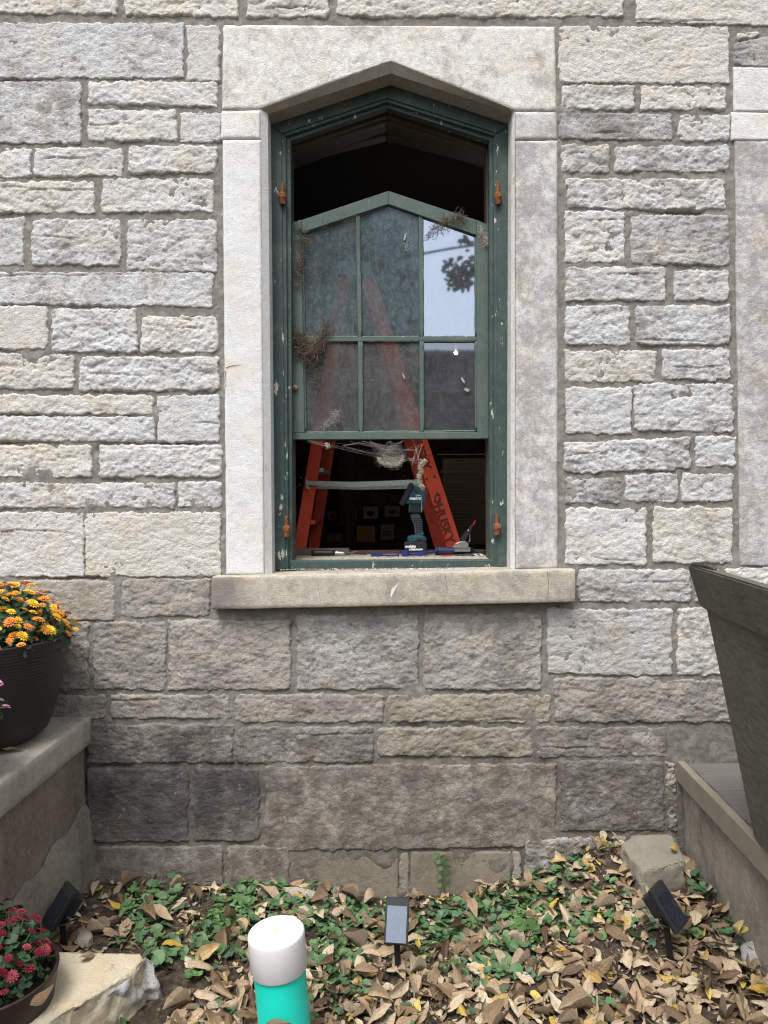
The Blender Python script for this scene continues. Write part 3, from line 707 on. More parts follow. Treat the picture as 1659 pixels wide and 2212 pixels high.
# ---------------------------------------------------------------- room behind the window
room_floor = tag(box('room_floor', (0, 3.985, .38), (7, 6.92, .04), M_FLOOR), None, None, kind='structure')
tag(box('room_ceiling', (0, 3.985, 4.3), (7, 6.92, .06), M_GLOOM), None, None, kind='structure')
back = tag(box('room_back_wall', (0, 7.3, 2.35), (7, .1, 3.85), M_INTWALL), None, None, kind='structure')
for sx in (-3.5, 3.5):
    tag(box('room_side_wall', (sx, 3.9, 2.35), (.1, 6.8, 3.85), M_INTWALL), None, None, kind='structure')
# rows of rubble stones on the back wall, joined as relief
bm = bmesh.new(); z = .5
while z < 3.9:
    h = random.uniform(.10, .18); x = -2.4
    while x < 2.4:
        w = random.uniform(.18, .45); add_box(bm, (x + w / 2, 7.24 + random.uniform(0, .012), z + h / 2), (w - .02, .04, h - .02)); x += w
    z += h
bevel(bm, .01)
o = link('wall_rubble', bm_mesh('wall_rubble', bm), M_INTWALL, back); o['kind'] = 'stuff'
# ================================================================ THINGS IN AND BEHIND THE WINDOW
def text_obj(name, s, px, py, Y, size, ang, mat, parent, bold=0.0, align='CENTER', depth=.0006, squash=1.0, shear=0.0):
    cu = bpy.data.curves.new('txt', 'FONT'); cu.body = s; cu.size = size; cu.offset = bold; cu.extrude = depth; cu.align_x = align; cu.align_y = 'CENTER'
    cu.shear = shear
    cu.resolution_u = 3
    t = bpy.data.objects.new('txt', cu); COL.objects.link(t)
    dg = bpy.context.evaluated_depsgraph_get(); me = bpy.data.meshes.new_from_object(t.evaluated_get(dg)); me.name = name
    bpy.data.objects.remove(t)
    p = W(px, py, Y)
    m = Matrix.Translation(Vector(p)) @ Matrix.Rotation(-ang, 4, 'Y') @ Matrix.Rotation(rad(90), 4, 'X') @ Matrix.Diagonal((squash, 1, 1, 1))
    me.transform(m)
    me.materials.clear()
    return link(name, me, mat, parent)

# ---- step ladder seen from its side
LY = .64
ladder = thing('step_ladder', 'orange fibreglass step ladder opened wide behind the green window', 'ladder', (W(812, 1180, LY)[0], LY + .2, .40))
def px_line(p, q, y):            # extend a pixel line to a given pixel row
    return (p[0] + (q[0] - p[0]) * (y - p[1]) / (q[1] - p[1]), y)
def rail(name, A, B, w, Y, side, yend=1490):
    """A, B pixel centres of the leg; w photo width in px; C-channel: web facing the window side plus flanges"""
    B2 = px_line(A, B, yend); a = W(*A, LY); b = W(*B2, LY); a[1] = b[1] = Y
    wd = w * (LY - CAM[1]) / FL
    bm = bmesh.new()
    bar_between(bm, a, b, .004, wd, up=(1, 0, .2)) if False else None
    d = Vector(b - a).normalized(); s = Vector((d.z, 0, -d.x))
    def slab(c0, c1, hw, y0, y1):
        P = [Vector(c0) + s * hw, Vector(c0) - s * hw, Vector(c1) - s * hw, Vector(c1) + s * hw]
        add_prism(bm, [(p.x, p.z) for p in P], y0, y1)
    slab(a, b, wd / 2, Y, Y + .006)
    for q in (-1, 1):
        off = s * (q * (wd / 2 - .003)); slab(Vector(a) + off, Vector(b) + off, .003, Y + .0065, Y + .034)
    return link(name, bm_mesh(name, bm), M_ORANGE, ladder)
rail('front_rail', (746, 588), (664, 1085), 26, LY, 1)
rail('rear_rail', (790, 590), (931, 1025), 32, LY, 1)
rail('front_rail', (752, 590), (676, 1085), 26, LY + .46, 1)
rail('rear_rail', (792, 592), (917, 1025), 30, LY + .40, 1)
prism('top_cap', [(731, 566), (800, 566), (806, 596), (729, 596)], LY - .02, LY + .48, plain('grey blue plastic', (.16, .24, .26)), ladder, .004, LY)
for yy in (700, 805, 908, 1015, 1129, 1250, 1370):
    c = px_line((748, 588), (667, 1085), yy); p = W(c[0], c[1], LY)
    box('step', (p[0] + .005, LY + .24, p[2]), (.085, .44, .022), M_ORANGE if yy in (1129,) else M_ALU, ladder, .002)
for yy in (760, 900, 1060, 1230):
    c = px_line((790, 590), (927, 1025), yy); p = W(c[0], c[1], LY)
    box('brace', (p[0], LY + .22, p[2]), (.02, .40, .02), M_ALU, ladder, .002)
# hinged spreader
pr = lambda nm, pix, y0, y1, m=M_ALU, bev=.001: prism(nm, pix, y0, y1, m, ladder, bev, LY)
pr('spreader_arm', [(664, 1038.5), (760, 1041), (760, 1053), (664, 1048)], LY - .018, LY - .012)
pr('spreader_arm', [(790, 1040.5), (905, 1036), (905, 1047), (790, 1052.5)], LY - .018, LY - .012)
pr('spreader_joint', [(758, 1041), (793, 1040.5), (794, 1053), (759, 1053.5)], LY - .022, LY - .0185)
pr('spreader_arm', [(670, 1048), (765, 1053), (780, 1058), (672, 1055)], LY + .02, LY + .026)
pr('spreader_arm', [(765, 1053), (905, 1047), (905, 1055), (780, 1058)], LY + .02, LY + .026)
pr('spreader_bracket', [(660, 1035), (667, 1039), (665, 1048), (673, 1058), (662, 1056)], LY - .024, LY - .019)
def disc(name, px, py, Y, r, mat, parent, t=.004):
    p = W(px, py, Y); bm = bmesh.new()
    lathe(bm, [(0, 0), (r, 0), (r, t * .6), (r * .7, t), (0, t)], n=12)
    bmesh.ops.transform(bm, matrix=Matrix.Translation(Vector(p)) @ Matrix.Rotation(rad(90), 4, 'X'), verts=bm.verts)
    return link(name, bm_mesh(name, bm, True), mat, parent)
disc('rivet', 776, 1046.5, LY - .0225, .005, M_STEEL, ladder); disc('rivet', 650, 1032, LY - .0005, .006, M_RUST, ladder); disc('rivet', 647, 1047, LY - .0005, .006, M_RUST, ladder)
disc('rivet', 922, 1034, LY - .0005, .006, M_DARKWOOD, ladder); disc('rivet', 938, 1029, LY - .0005, .006, M_DARKWOOD, ladder)
# print on the rear rail: name down the leg and the dog head above it
text_obj('lettering', 'HUSKY', 959, 1131, LY - .001, .066, rad(-71.5), M_MAROON, ladder, bold=.0028, squash=1.02)
text_obj('lettering', 'HUSKY', 909, 975, LY - .001, .062, rad(-71.5), M_MAROON, ladder, bold=.0025, squash=1.0)
hx = lambda u, v: (942 + u, 1078 + v)   # howling dog head outline, local pixels
dog = [(2, -18), (4, -15), (9, -10), (10, -7), (7, -7), (9, -3), (13, -6), (12, -2), (11, 3), (11, 8), (7, 14), (8, 8), (4, 12), (1, 8), (-3, 11), (-2, 6), (-6, 8), (-4, 2), (-3, -4), (-1, -9), (1, -12), (0, -15)]
prism('dog_emblem', [hx(u * .95, v * .95) for u, v in dog], LY - .0016, LY - .0006, M_MAROON, ladder, 0, LY)
prism('dog_emblem', [hx(2 + .0, -7), hx(5, -6), hx(6, -3), hx(3, -1), hx(5, 2), hx(3, 5), hx(1, 2), hx(-.5, 3), hx(.5, -2)], LY - .0024, LY - .0017, M_ORANGE, ladder, 0, LY)

# ---- cordless work light on the sill
KY = .44
BZ = zs_ + .0
kz = lambda nm, pts, y0, y1, m, bev=.003: prism(nm, [(564 + a * .34, 663.6 + b * .34) for a, b in pts], KY + y0, KY + y1, m, lamp, bev, KY)
lamp = thing('work_light', 'teal cordless work light with tilted head standing on the window sill', 'work light', W(898, 1193, KY))
M_GRIP = plain('slate rubber grip', (0.035, 0.05, 0.058), .7)
kz('battery', [(908, 1498), (918, 1488), (1040, 1490), (1053, 1500), (1050, 1565), (912, 1565)], -.04, .04, M_BLACKM, .005)
kz('base', [(926, 1480), (928, 1457), (950, 1448), (1030, 1448), (1047, 1462), (1052, 1492), (935, 1494)], -.034, .034, M_TEALTOOL, .007)
kz('base_cover', [(990, 1460), (1040, 1466), (1052, 1494), (1000, 1492), (975, 1478)], -.036, .036, M_BLACKM, .005)
kz('grip', [(948, 1312), (1008, 1306), (1022, 1360), (1028, 1410), (1024, 1440), (1034, 1456), (968, 1458), (985, 1430), (972, 1390), (958, 1350)], -.022, .022, M_GRIP, .009)
for q in range(7):
    yv = 1340 + q * 14; kz('grip_rib', [(966 + q * 3, yv), (1016 + q * 1.5, yv - 4), (1017 + q * 1.5, yv + 1), (967 + q * 3, yv + 5)], -.0245, -.0221, M_BLACK, .0005)
kz('trigger', [(944, 1316), (957, 1314), (964, 1346), (954, 1350)], -.012, .012, M_TEALTOOL, .002)
kz('neck', [(942, 1222), (1032, 1232), (1022, 1306), (934, 1308)], -.030, .030, M_BLACKM, .006)
kz('neck_panel', [(944, 1190), (1034, 1200), (1028, 1296), (1012, 1306), (1010, 1230), (952, 1226), (945, 1300), (936, 1290)], -.034, -.0305, M_TEALTOOL, .001)
kz('head', [(962, 1128), (992, 1142), (1050, 1186), (1042, 1222), (1030, 1252), (930, 1250), (908, 1244)], -.038, .038, M_TEALTOOL, .006)
kz('bezel', [(944, 1114), (966, 1120), (964, 1138), (908, 1260), (900, 1264), (878, 1250), (878, 1242)], -.048, .048, M_BLACK, .006)
for q in range(5):
    a0, b0 = 966 + q * 7, 1150 + q * 4
    kz('vent_slot', [(a0, b0), (a0 + 4, b0 + 1.5), (a0 - 6, b0 + 20), (a0 - 10, b0 + 18.5)], -.0392, -.0382, M_BLACK, 0)
    a0, b0 = 925 + q * 5, 1216 + q * 5
    kz('vent_slot', [(a0, b0), (a0 + 12, b0), (a0 + 11, b0 + 3), (a0 - 1, b0 + 3)], -.0392, -.0382, M_BLACK, 0)
bm = bmesh.new(); hk = [(978, 1193), (1005, 1196), (1018, 1199), (1021, 1206), (1020, 1250), (1018, 1298)]
tube(bm, [W(564 + a * .34, 663.6 + b * .34, KY - .045) for a, b in hk], .0022, 6)
link('wire_hook', bm_mesh('wire_hook', bm, True), M_STEEL, lamp)
tx = lambda s, a, b, size, Y, sh=.25, sq=1: text_obj('lettering', s, 564 + a * .34, 663.6 + b * .34, Y, size, 0, M_WHITE, lamp, bold=.0008, depth=.0003, shear=sh, squash=sq)
tx('makita', 982, 1214, .021, KY - .0392, sq=1.1)
tx('makita', 948, 1520, .018, KY - .041, sq=1.1); tx('LITHIUM-ION', 982, 1540, .011, KY - .041)

# ---- hand tools lying on the sill
def rod(name, a, b, r, mat, parent, r2=None, n=12, seg=6):
    bm = bmesh.new(); a = Vector(a); b = Vector(b)
    tube(bm, [a + (b - a) * k / seg for k in range(seg + 1)], r, n, r2); return link(name, bm_mesh(name, bm, True), mat, parent)
ZT = zs_ + .001
def S(px, Y, dz=0): p = W(px, 1190, Y); return Vector((p[0], Y, ZT + dz))
kn = thing('scraper_knife', 'black handled scraper with thin steel blade at left end of the sill', 'scraper', S(720, .42))
rod('handle', S(673, .42, .014), S(723, .42, .014), .014, M_BLACK, kn, .0125)
rod('ferrule', S(723.2, .42, .014), S(745, .42, .011), .012, M_STEEL, kn, .007)
bm = bmesh.new(); P = [S(744, .42, .009), S(770, .40, .022), S(760, .43, .006), S(744, .43, .006)]
vs = [bm.verts.new(p) for p in P] + [bm.verts.new(p + Vector((0, .002, .002))) for p in P]
bm.faces.new(vs[:4]); bm.faces.new(vs[4:][::-1])
for i in range(4): bm.faces.new((vs[i], vs[4 + i], vs[4 + (i + 1) % 4], vs[(i + 1) % 4]))
link('blade', bm_mesh('blade', bm), M_STEEL, kn)
bd = tag(box('wooden_board', S(696, .485, .017) , (.27, .05, .032), plain('greyish board', (.10, .085, .075), .8), None, .003), 'short dark grey board lying behind the black handled scraper', 'board')
rg = thing('pry_strip', 'thin dark pry bar lying beside the scraper tip on the sill', 'pry bar', S(775, .47))
rod('shaft', S(745, .47, .012), S(792, .46, .004), .006, M_BLACKM, rg, .003)
cl = thing('bar_clamp', 'blue plastic clamp lying across the sill in front of the work light', 'clamp', S(870, .36))
box('jaw', S(812, .37, .008), (.050, .03, .014), M_BLUE, cl, .003); rod('bar', S(823, .37, .006), S(862, .36, .005), .0055, M_BLUE, cl)
box('jaw', S(874, .36, .014), (.030, .03, .028), M_BLUE, cl, .003); rod('cord', S(880, .365, .010), S(948, .40, .022), .0035, M_BLUE, cl)
box('slide', S(905, .36, .008), (.075, .02, .010), M_BLUE, cl, .003)
fg = thing('blue_handled_tool', 'tool with thick navy grip lying right of the work light', 'hand tool', S(980, .42))
rod('grip', S(942, .42, .021), S(1022, .42, .020), .020, M_NAVY, fg, .015, 16); rod('grip_end', S(940.2, .42, .021), S(941.8, .42, .021), .0205, M_NAVY, fg, None, 16)
rod('shank', S(1022.5, .42, .018), S(1046, .40, .010), .006, M_BLACKM, fg)
red = tag(box('red_pencil', S(966, .34, .004), (.05, .008, .006), M_RED, None, .001), 'short red stick lying in front of the navy grip', 'pencil')
wt = thing('glass_tape_strips', 'small white strips and scraps at right end of the sill', 'scraps', S(1035, .36))
for k in range(5):
    box('strip', S(1022 + k * 6, .34 + .02 * (k % 3), .003 + .001 * k), (.018, .007, .003), M_WHITE if k % 2 else M_BLACKM, wt, 0, Euler((0, .1 * k, random.uniform(-1, 1))).to_matrix())
pc = thing('paint_scraper', 'steel scraper head with black handle and red tip standing upright on the sill', 'scraper', S(993, .36))
cz = lambda nm, pts, y0, y1, m, bev=.0015: prism(nm, [(1280 / 1.507 + a / 4.88 / 1.507, 1560 / 1.507 + b / 4.88 / 1.507) for a, b in pts], .36 + y0, .36 + y1, m, pc, bev, .36)
cz('blade_block', [(985, 1075), (1230, 1085), (1226, 1150), (972, 1150)], .0, .035, M_STEEL)
cz('blade_guard', [(940, 1080), (985, 1015), (1065, 985), (1150, 985), (1205, 1025), (1188, 1085)], -.014, -.001, M_STEEL, .003)
cz('handle', [(1062, 1010), (1075, 930), (1120, 870), (1180, 800), (1240, 725), (1285, 715), (1265, 770), (1205, 850), (1160, 950), (1110, 1020)], -.010, .008, M_BLACK, .004)
cz('tip', [(1262, 715), (1300, 655), (1312, 655), (1290, 722)], -.006, .005, M_RED, .002)
cz('spring_lever', [(1210, 850), (1222, 850), (1226, 985), (1205, 1000), (1190, 990), (1212, 970)], -.004, .003, M_STEEL, .001)
disc('screw', 1280 / 1.507 + 1193 / 7.354, 1560 / 1.507 + 815 / 7.354, .349, .004, M_STEEL, pc)

# ---- far room: posts, boards, pictures
def room_box(name, label, cat, px0, py0, px1, py1, Y, t, mat, group=None, parent=None, bev=.003):
    a = W(px0, py1, Y); b = W(px1, py0, Y)
    o = box(name, ((a[0] + b[0]) / 2, Y + t / 2, (a[2] + b[2]) / 2), (b[0] - a[0], t, b[2] - a[2]), mat, parent, bev)
    return tag(o, label, cat, group) if parent is None else o
M_POST = plain('brown post', (0.13, 0.07, 0.05), .7)
for x0, x1, w_ in ((746, 768, 'between'), (690, 702, 'left of')):
    p0 = W(x0, 1100, 6.2); p1 = W(x1, 1100, 6.2)
    tag(box('wooden_post', ((p0[0] + p1[0]) / 2, 6.2, 2.33), (p1[0] - p0[0], .16, 3.86), M_POST, None, .01), 'brown wooden post %s' % ('between the dim framed pictures' if w_ == 'between' else 'at the left beside the orange ladder leg'), 'post')
M_PRINT = plain('dim paper', (0.60, 0.52, 0.44), .8); M_FR = plain('dark picture frame', (.03, .024, .02)); M_INK = plain('dim ink drawing', (.13, .10, .085), .9, var=.5, scale=60)
def picture(px0, py0, px1, py1, label, Y=6.9, six=False):
    r = thing('framed_picture', label, 'picture', W((px0 + px1) / 2, py1, Y), 'framed pictures hanging in the dark room')
    room_box('frame', '', '', px0 - 4, py0 - 4, px1 + 4, py1 + 4, Y, .03, M_FR, parent=r)
    room_box('print', '', '', px0, py0, px1, py1, Y - .008, .006, M_PRINT, parent=r, bev=0)
    w = px1 - px0; h = py1 - py0
    if six:
        for i in range(3):
            for j in range(2): room_box('image', '', '', px0 + w * (.22 + .2 * i), py0 + h * (.42 + .18 * j), px0 + w * (.36 + .2 * i), py0 + h * (.54 + .18 * j), Y - .012, .003, M_INK, parent=r, bev=0)
    else:
        bm = bmesh.new(); c = W((px0 + px1) / 2, (py0 + py1) / 2 + 2, Y - .012); rw = w * .25 * .0063; rh = h * .22 * .0063
        pts = [(c[0] + rw * math.cos(t) * (1 + .25 * math.sin(3 * t)), c[2] + rh * math.sin(t) * (1 + .2 * math.cos(5 * t))) for t in [k * math.pi / 9 for k in range(18)]]
        add_prism(bm, pts, Y - .012, Y - .009); link('drawing', bm_mesh('drawing', bm), M_INK, r)
picture(709, 1103, 728, 1124, 'small dim portrait picture left of the brown post')
picture(785, 1094, 816, 1121, 'dim landscape picture just right of the brown post')
picture(831, 1093, 864, 1116, 'dim wide picture nearest the work light')
picture(822, 1133, 851, 1166, 'dim card with six small images below the wide picture', six=True)
picture(763, 1098, 770, 1126, 'narrow pale picture partly hidden by the brown post', Y=7.0)
tb = thing('display_table', 'long dark display table in the gloom behind the ladder', 'table', (-.6, 6.2, .4))
p = W(780, 1172, 6.3)
box('tabletop', (-.5, 6.5, p[2] - .02), (3.2, .7, .04), M_DARKWOOD, tb, .004)
for sx in (-2.0, 1.0):
    for sy in (6.2, 6.8): box('leg', (sx, sy, (p[2] - .04 + .40) / 2), (.06, .06, p[2] - .45), M_DARKWOOD, tb, .004)
M_GOLD = plain('crumpled gold foil', (.65, .36, .12), .35, .6, .8, .4, 60, 1.0, 45)
room_box('gold_foil_box', 'shiny gold foil covered box on the display table', 'box', 771, 1136, 810, 1171, 6.3, .15, M_GOLD)
room_box('yellow_card', 'dim yellow card standing on the display table left', 'card', 674, 1137, 703, 1163, 6.3, .04, plain('dim yellow card', (.45, .38, .14)))
BOXL = ['small box in front of the dim yellow card', 'tallest small box third from the gold foil box', 'small box in the middle under the black trunk', 'small box below the brown wooden post', 'low box touching the gold foil box at its left', 'leftmost small box by the orange ladder leg']
for k, (x0, x1, y0) in enumerate(((690, 703, 1159), (706, 722, 1153), (724, 738, 1151), (740, 756, 1154), (757, 768, 1158), (676, 688, 1160))):
    room_box('small_box', BOXL[k], 'box', x0, y0, x1, 1171, 6.22, .1, plain('dim carton', (.30, .19, .15)), 'small boxes on the display table')
room_box('dark_trunk', 'black trunk behind the small boxes on the table', 'trunk', 700, 1135, 752, 1160, 6.7, .12, M_BLACKM)
pb = thing('poster_panel', 'dim brown information panel standing at right inside the room', 'poster', W(1000, 1200, 4.4))
room_box('board', '', '', 957, 990, 1054, 1176, 4.4, .03, plain('brown panel', (.20, .14, .10), .7, var=.05), parent=pb)
text_obj('heading', 'Removing the covers', 992, 1019, 4.39, .045, 0, plain('grey heading', (.32, .30, .26)), pb, bold=.001)
lr = random.Random(4)
for k in range(14):
    if k == 7: continue
    room_box('text_line', '', '', 966, 1042 + k * 7.2, 966 + lr.uniform(38, 64), 1043.6 + k * 7.2, 4.392, .003, plain('dim text', (.33, .27, .22)) if k == 0 else bpy.data.materials['dim text'], parent=pb, bev=0)
room_box('display_board', 'narrow pale blue board edge at right behind the panel', 'board', 1046, 1022, 1062, 1086, 4.36, .02, plain('dim blue', (.16, .20, .23)))
room_box('ceiling_rail', 'thin pale metal rail above the brown information panel', 'rail', 944, 980, 1050, 983, 4.6, .03, M_ALU)
room_box('far_beam', 'dark beam running across the room behind the ladder', 'beam', 640, 958, 750, 985, 6.6, .12, M_DARKWOOD)
# hanging dusty ropes/posts under the roof, seen above the sash
for x0, y0, x1, y1, sl in ((668, 350, 680, 470, 'leftmost dim roof strut in the dark above the lowered sash'), (815, 300, 822, 410, 'dim upright strut behind the peak of the lowered sash'), (948, 340, 936, 430, 'dim strut right of the sash peak, third from the left'), (1000, 345, 975, 440, 'rightmost slanting strut in the dark above the sash')):
    a = W(x0, y0 - 60, 4.0); b = W(x1, y1 + 80, 4.0)
    o = rod('rafter_strut', a, b, .035, M_POST, None, None, 8); tag(o, sl, 'strut', 'dim struts under the roof')
# small lit bulb
bg_ = NG('bulb light'); em = bg_.n('ShaderNodeEmission'); em.inputs[1].default_value = 330; em.inputs[0].default_value = (1, .97, .9, 1); bg_.t.links.new(em.outputs[0], bg_.out.inputs[0])
bulb = thing('hanging_bulb', 'small lit bulb glowing behind the lower right pane', 'light bulb', W(985, 762, 3.0))
bm = bmesh.new(); bmesh.ops.create_uvsphere(bm, u_segments=12, v_segments=8, radius=.015); bmesh.ops.translate(bm, vec=Vector(W(985, 762, 3.0)), verts=bm.verts)
link('glow_bulb', bm_mesh('glow_bulb', bm, True), bg_.m, bulb)
q = Vector(W(985, 762, 3.0)); rod('cable', q + Vector((0, 0, .02)), (q.x, q.y, 4.26), .0015, M_BLACK, bulb)

# ================================================================ WEBS, TWIGS, DEBRIS ON THE WINDOW
def tangle(name, label, cat, path, n, r, seglen, Y, spread, mat, droop=0.0, kink=.6, yth=.02, curl=True):
    """twigs/fibres scattered along a pixel path on the window"""
    L = []
    pw = [W(a, b, Y) for a, b in path]
    for i in range(n):
        t = random.random() * (len(pw) - 1); k = int(t); f = t - k; c = pw[k] * (1 - f) + pw[min(k + 1, len(pw) - 1)] * f
        sp = spread[0] + (spread[1] - spread[0]) * t / (len(pw) - 1)
        c = c + np.array([random.gauss(0, sp), -abs(random.gauss(0, yth)) * .6, random.gauss(0, sp)])
        d = np.array([random.gauss(0, 1), random.gauss(0, .3), random.gauss(0, 1) - droop]); d /= np.linalg.norm(d)
        P = [c]; m = random.randint(4, 7); ln = random.uniform(*seglen) / m
        for _ in range(m):
            d = d + np.array([random.gauss(0, kink), random.gauss(0, .2), random.gauss(0, kink)]) * .6; d /= np.linalg.norm(d); 
            q = P[-1] + d * ln; q[1] = min(q[1], Y - .002); P.append(q)
        L.append(P)
    me = strands(L, r); me.name = name
    return tag(link(name, me, mat), label, cat, kind='stuff')
FY = SY0 - .001
tangle('twig_nest', 'tangled brown twig nest hanging across the left stile beside the middle muntin', 'nest', [(632, 715), (645, 745), (665, 768), (688, 748), (700, 700)], 520, (.0005, .0012), (.03, .07), FY, (.010, .009), M_TWIG)
tangle('twig_strand', 'ragged strand of twigs hanging below the nest on lower left pane', 'twigs', [(668, 768), (676, 790), (684, 815), (688, 840)], 70, (.0004, .0008), (.02, .05), FY, (.008, .004), M_TWIG, .5)
tangle('twig_column', 'column of dry twigs clinging to the top left corner of the sash', 'twigs', [(648, 490), (656, 520), (652, 560), (645, 590), (645, 620)], 200, (.0005, .0011), (.02, .05), FY, (.008, .004), M_TWIG, .3)
tangle('twig_clump', 'clump of twigs and fluff on the upper right rail of the sash', 'twigs', [(925, 505), (950, 490), (972, 478), (988, 470), (1005, 482)], 150, (.0005, .0011), (.02, .05), FY, (.003, .008), M_TWIG)
tangle('muntin_fibres', 'thin dusty fibres stuck along the left muntin and top rail', 'fibres', [(690, 492), (730, 475), (770, 470), (775, 500), (776, 530)], 90, (.0002, .0005), (.015, .05), FY, (.004, .004), M_TWIG)
tangle('bent_straw', 'wisp of straw hanging on the lower left pane', 'straw', [(735, 745), (742, 765), (738, 785)], 16, (.0004, .0007), (.03, .07), FY, (.006, .006), M_TWIG, .8)
tangle('fluff_tuft', 'pale fluffy tuft on the right stile near its top', 'fluff', [(1036, 495), (1048, 515), (1050, 530)], 160, (.0002, .0005), (.01, .03), FY, (.006, .005), M_FLUFF)
tangle('pane_web', 'white dusty web patch at the foot of the lower left pane', 'cobweb', [(700, 928), (722, 905), (730, 890)], 120, (.0002, .0004), (.01, .04), GLASS_Y - .002, (.014, .004), M_WEB)
tangle('pane_web', 'thin cobweb scraps on the upper right of the middle pane', 'cobweb', [(882, 505), (876, 530), (872, 545)], 20, (.0003, .0006), (.01, .03), GLASS_Y - .002, (.003, .003), M_WEB)
M_FLAKE = plain('papery flake', (.27, .27, .25), 1.0, 0)
# cocoon flakes on glass
def flake(px, py, w, h, ang, label):
    c = W(px, py, GLASS_Y - .003); bm = bmesh.new(); n = 14; ca, sa = math.cos(ang), math.sin(ang); pts = []
    for k in range(n):
        t = 2 * math.pi * k / n; r = random.uniform(.7, 1.15); u = w * math.cos(t) * r * .0021; v = h * math.sin(t) * r * .0021
        pts.append((c[0] + u * ca - v * sa, c[2] + u * sa + v * ca))
    add_prism(bm, pts, GLASS_Y - .006, GLASS_Y - .0015)
    tag(link('cocoon_flake', bm_mesh('cocoon_flake', bm), M_FLAKE), label, 'flake')
flake(1000, 822, 3, 8, .5, 'white papery flake on the lower right pane, upper of two'); flake(1008, 842, 7, 4, -.6, 'white papery flake on the lower right pane, lower of two')
flake(875, 512, 2.5, 9, -.25, 'thin pale cocoon stuck on the tall middle pane'); flake(872, 813, 2, 8, .4, 'curved pale scrap on the lower middle pane')
# mud nest
bm = bmesh.new(); lathe(bm, [(.0, -.012), (.010, -.013), (.014, -.006), (.0135, .003), (.008, .010), (.0, .012)], n=12)
bmesh.ops.transform(bm, matrix=Matrix.Translation(Vector(W(637, 838, SY0 - .006))) @ Matrix.Rotation(rad(90), 4, 'X') , verts=bm.verts)
for v in bm.verts: v.co += Vector((random.uniform(-.002, .002), random.uniform(-.001, .001), random.uniform(-.002, .002)))
tag(link('mud_nest', bm_mesh('mud_nest', bm, True), M_MUD), 'small brown mud nest stuck on the left stile of the sash', 'wasp nest')
# cobweb hanging in the open gap
L = []
WY = .165
Wb = lambda a, b: W(564 + a * .34, 663.6 + b * .34, WY)
anchors = [(300, 846), (520, 880), (560, 850), (690, 848), (820, 848), (900, 850), (985, 880), (980, 960), (1030, 975)]
for k in range(34):
    a = np.array(Wb(*random.choice(anchors))); b = np.array(Wb(random.gauss(820, 40), random.gauss(925, 22))); n = 6; sag = random.uniform(0, .012)
    L.append([a + (b - a) * i / n + np.array([0, random.uniform(-.002, .002), -sag * math.sin(math.pi * i / n)]) for i in range(n + 1)])
for k in range(300):                     # funnel with a hole
    t = random.gauss(1.6, 1.7); r0 = random.uniform(14, 40) + abs(random.gauss(0, 22)); cx_, cy_ = 832 + random.gauss(0, 14), 938 + random.gauss(0, 10)
    P = []
    for i in range(6):
        tt = t + i * .22; rr = r0 + random.uniform(-3, 3); P.append(Wb(cx_ + rr * 1.1 * math.cos(tt), cy_ + (rr * (1.0 if math.sin(tt) > 0 else .7)) * math.sin(tt)) + np.array([0, random.uniform(-.006, .006), 0]))
    L.append(P)
for (a0, b0, a1, b1) in ((300, 850, 420, 885), (520, 885, 620, 862), (620, 862, 760, 890), (640, 852, 850, 892), (760, 900, 980, 905), (985, 885, 960, 1000), (1000, 960, 1020, 870), (985, 880, 1000, 990), (940, 960, 985, 995)):
    for _ in range(4):
        A = Wb(a0 + random.gauss(0, 4), b0 + random.gauss(0, 4)); B = Wb(a1 + random.gauss(0, 4), b1 + random.gauss(0, 4))
        L.append([A + (B - A) * i / 6 + np.array([random.gauss(0, .0006), 0, random.gauss(0, .0012)]) for i in range(7)])
me = strands(L, (.00012, .00032)); tag(link('cobweb', me, M_WEB), 'white funnel cobweb hanging below the bottom rail of the sash', 'cobweb', kind='stuff')
def fluffy(label, pts, n, spread):
    L = []
    for i in range(n):
        t = random.random() * (len(pts) - 1); k = int(t); f = t - k; c = Wb(*(np.array(pts[k]) * (1 - f) + np.array(pts[k + 1]) * f)) + np.array([random.gauss(0, spread), random.gauss(0, spread), random.gauss(0, spread)])
        P = [c]
        for _ in range(4): P.append(P[-1] + np.array([random.gauss(0, .003), random.gauss(0, .003), random.gauss(0, .003)]))
        L.append(P)
    return tag(link('dust_cocoon', strands(L, (.0004, .0011)), M_FLUFF), label, 'cocoon', kind='stuff')
fluffy('long pale fluffy cocoon dangling in front of the right ladder leg', [(1040, 975), (1015, 1000), (1012, 1040), (1005, 1080), (1015, 1130), (1030, 1150)], 520, .0035)
fluffy('small fluffy dust tuft hanging at the left under the bottom rail', [(415, 872), (432, 890)], 60, .002)
fluffy('ragged white fringe under the funnel cobweb', [(745, 960), (770, 990), (820, 1000), (880, 1000), (900, 950)], 260, .003)
# crumbs of paint and mortar on the sills
def crumbs(name, label, x0, x1, Y0, Y1, zf, n, size, mat):
    V = []; F = []
    for i in range(n):
        px = random.uniform(x0, x1); Y = random.uniform(Y0, Y1); p = np.array([px, Y, zf]); s = random.uniform(*size)
        T = np.array([[1, 0, 0], [-.6, .8, 0], [-.5, -.8, .1], [.1, 0, .9]]) * s; a = random.random() * 6.28
        Rm = np.array([[math.cos(a), -math.sin(a), 0], [math.sin(a), math.cos(a), 0], [0, 0, 1]]); o = len(V)
        V += list(T @ Rm.T + p + [0, 0, s * .2]); F += [(o, o + 1, o + 3), (o + 1, o + 2, o + 3), (o + 2, o, o + 3)]
    me = mesh_np(name, np.array(V), np.array(F), False)
    return tag(link(name, me, mat), label, 'debris', kind='stuff')
M_CRUMB = plain('pale crumbs', (.45, .40, .32), .9, var=.5, scale=60)
xA, xB = W(632, 1210, .2)[0], W(1060, 1210, .2)[0]
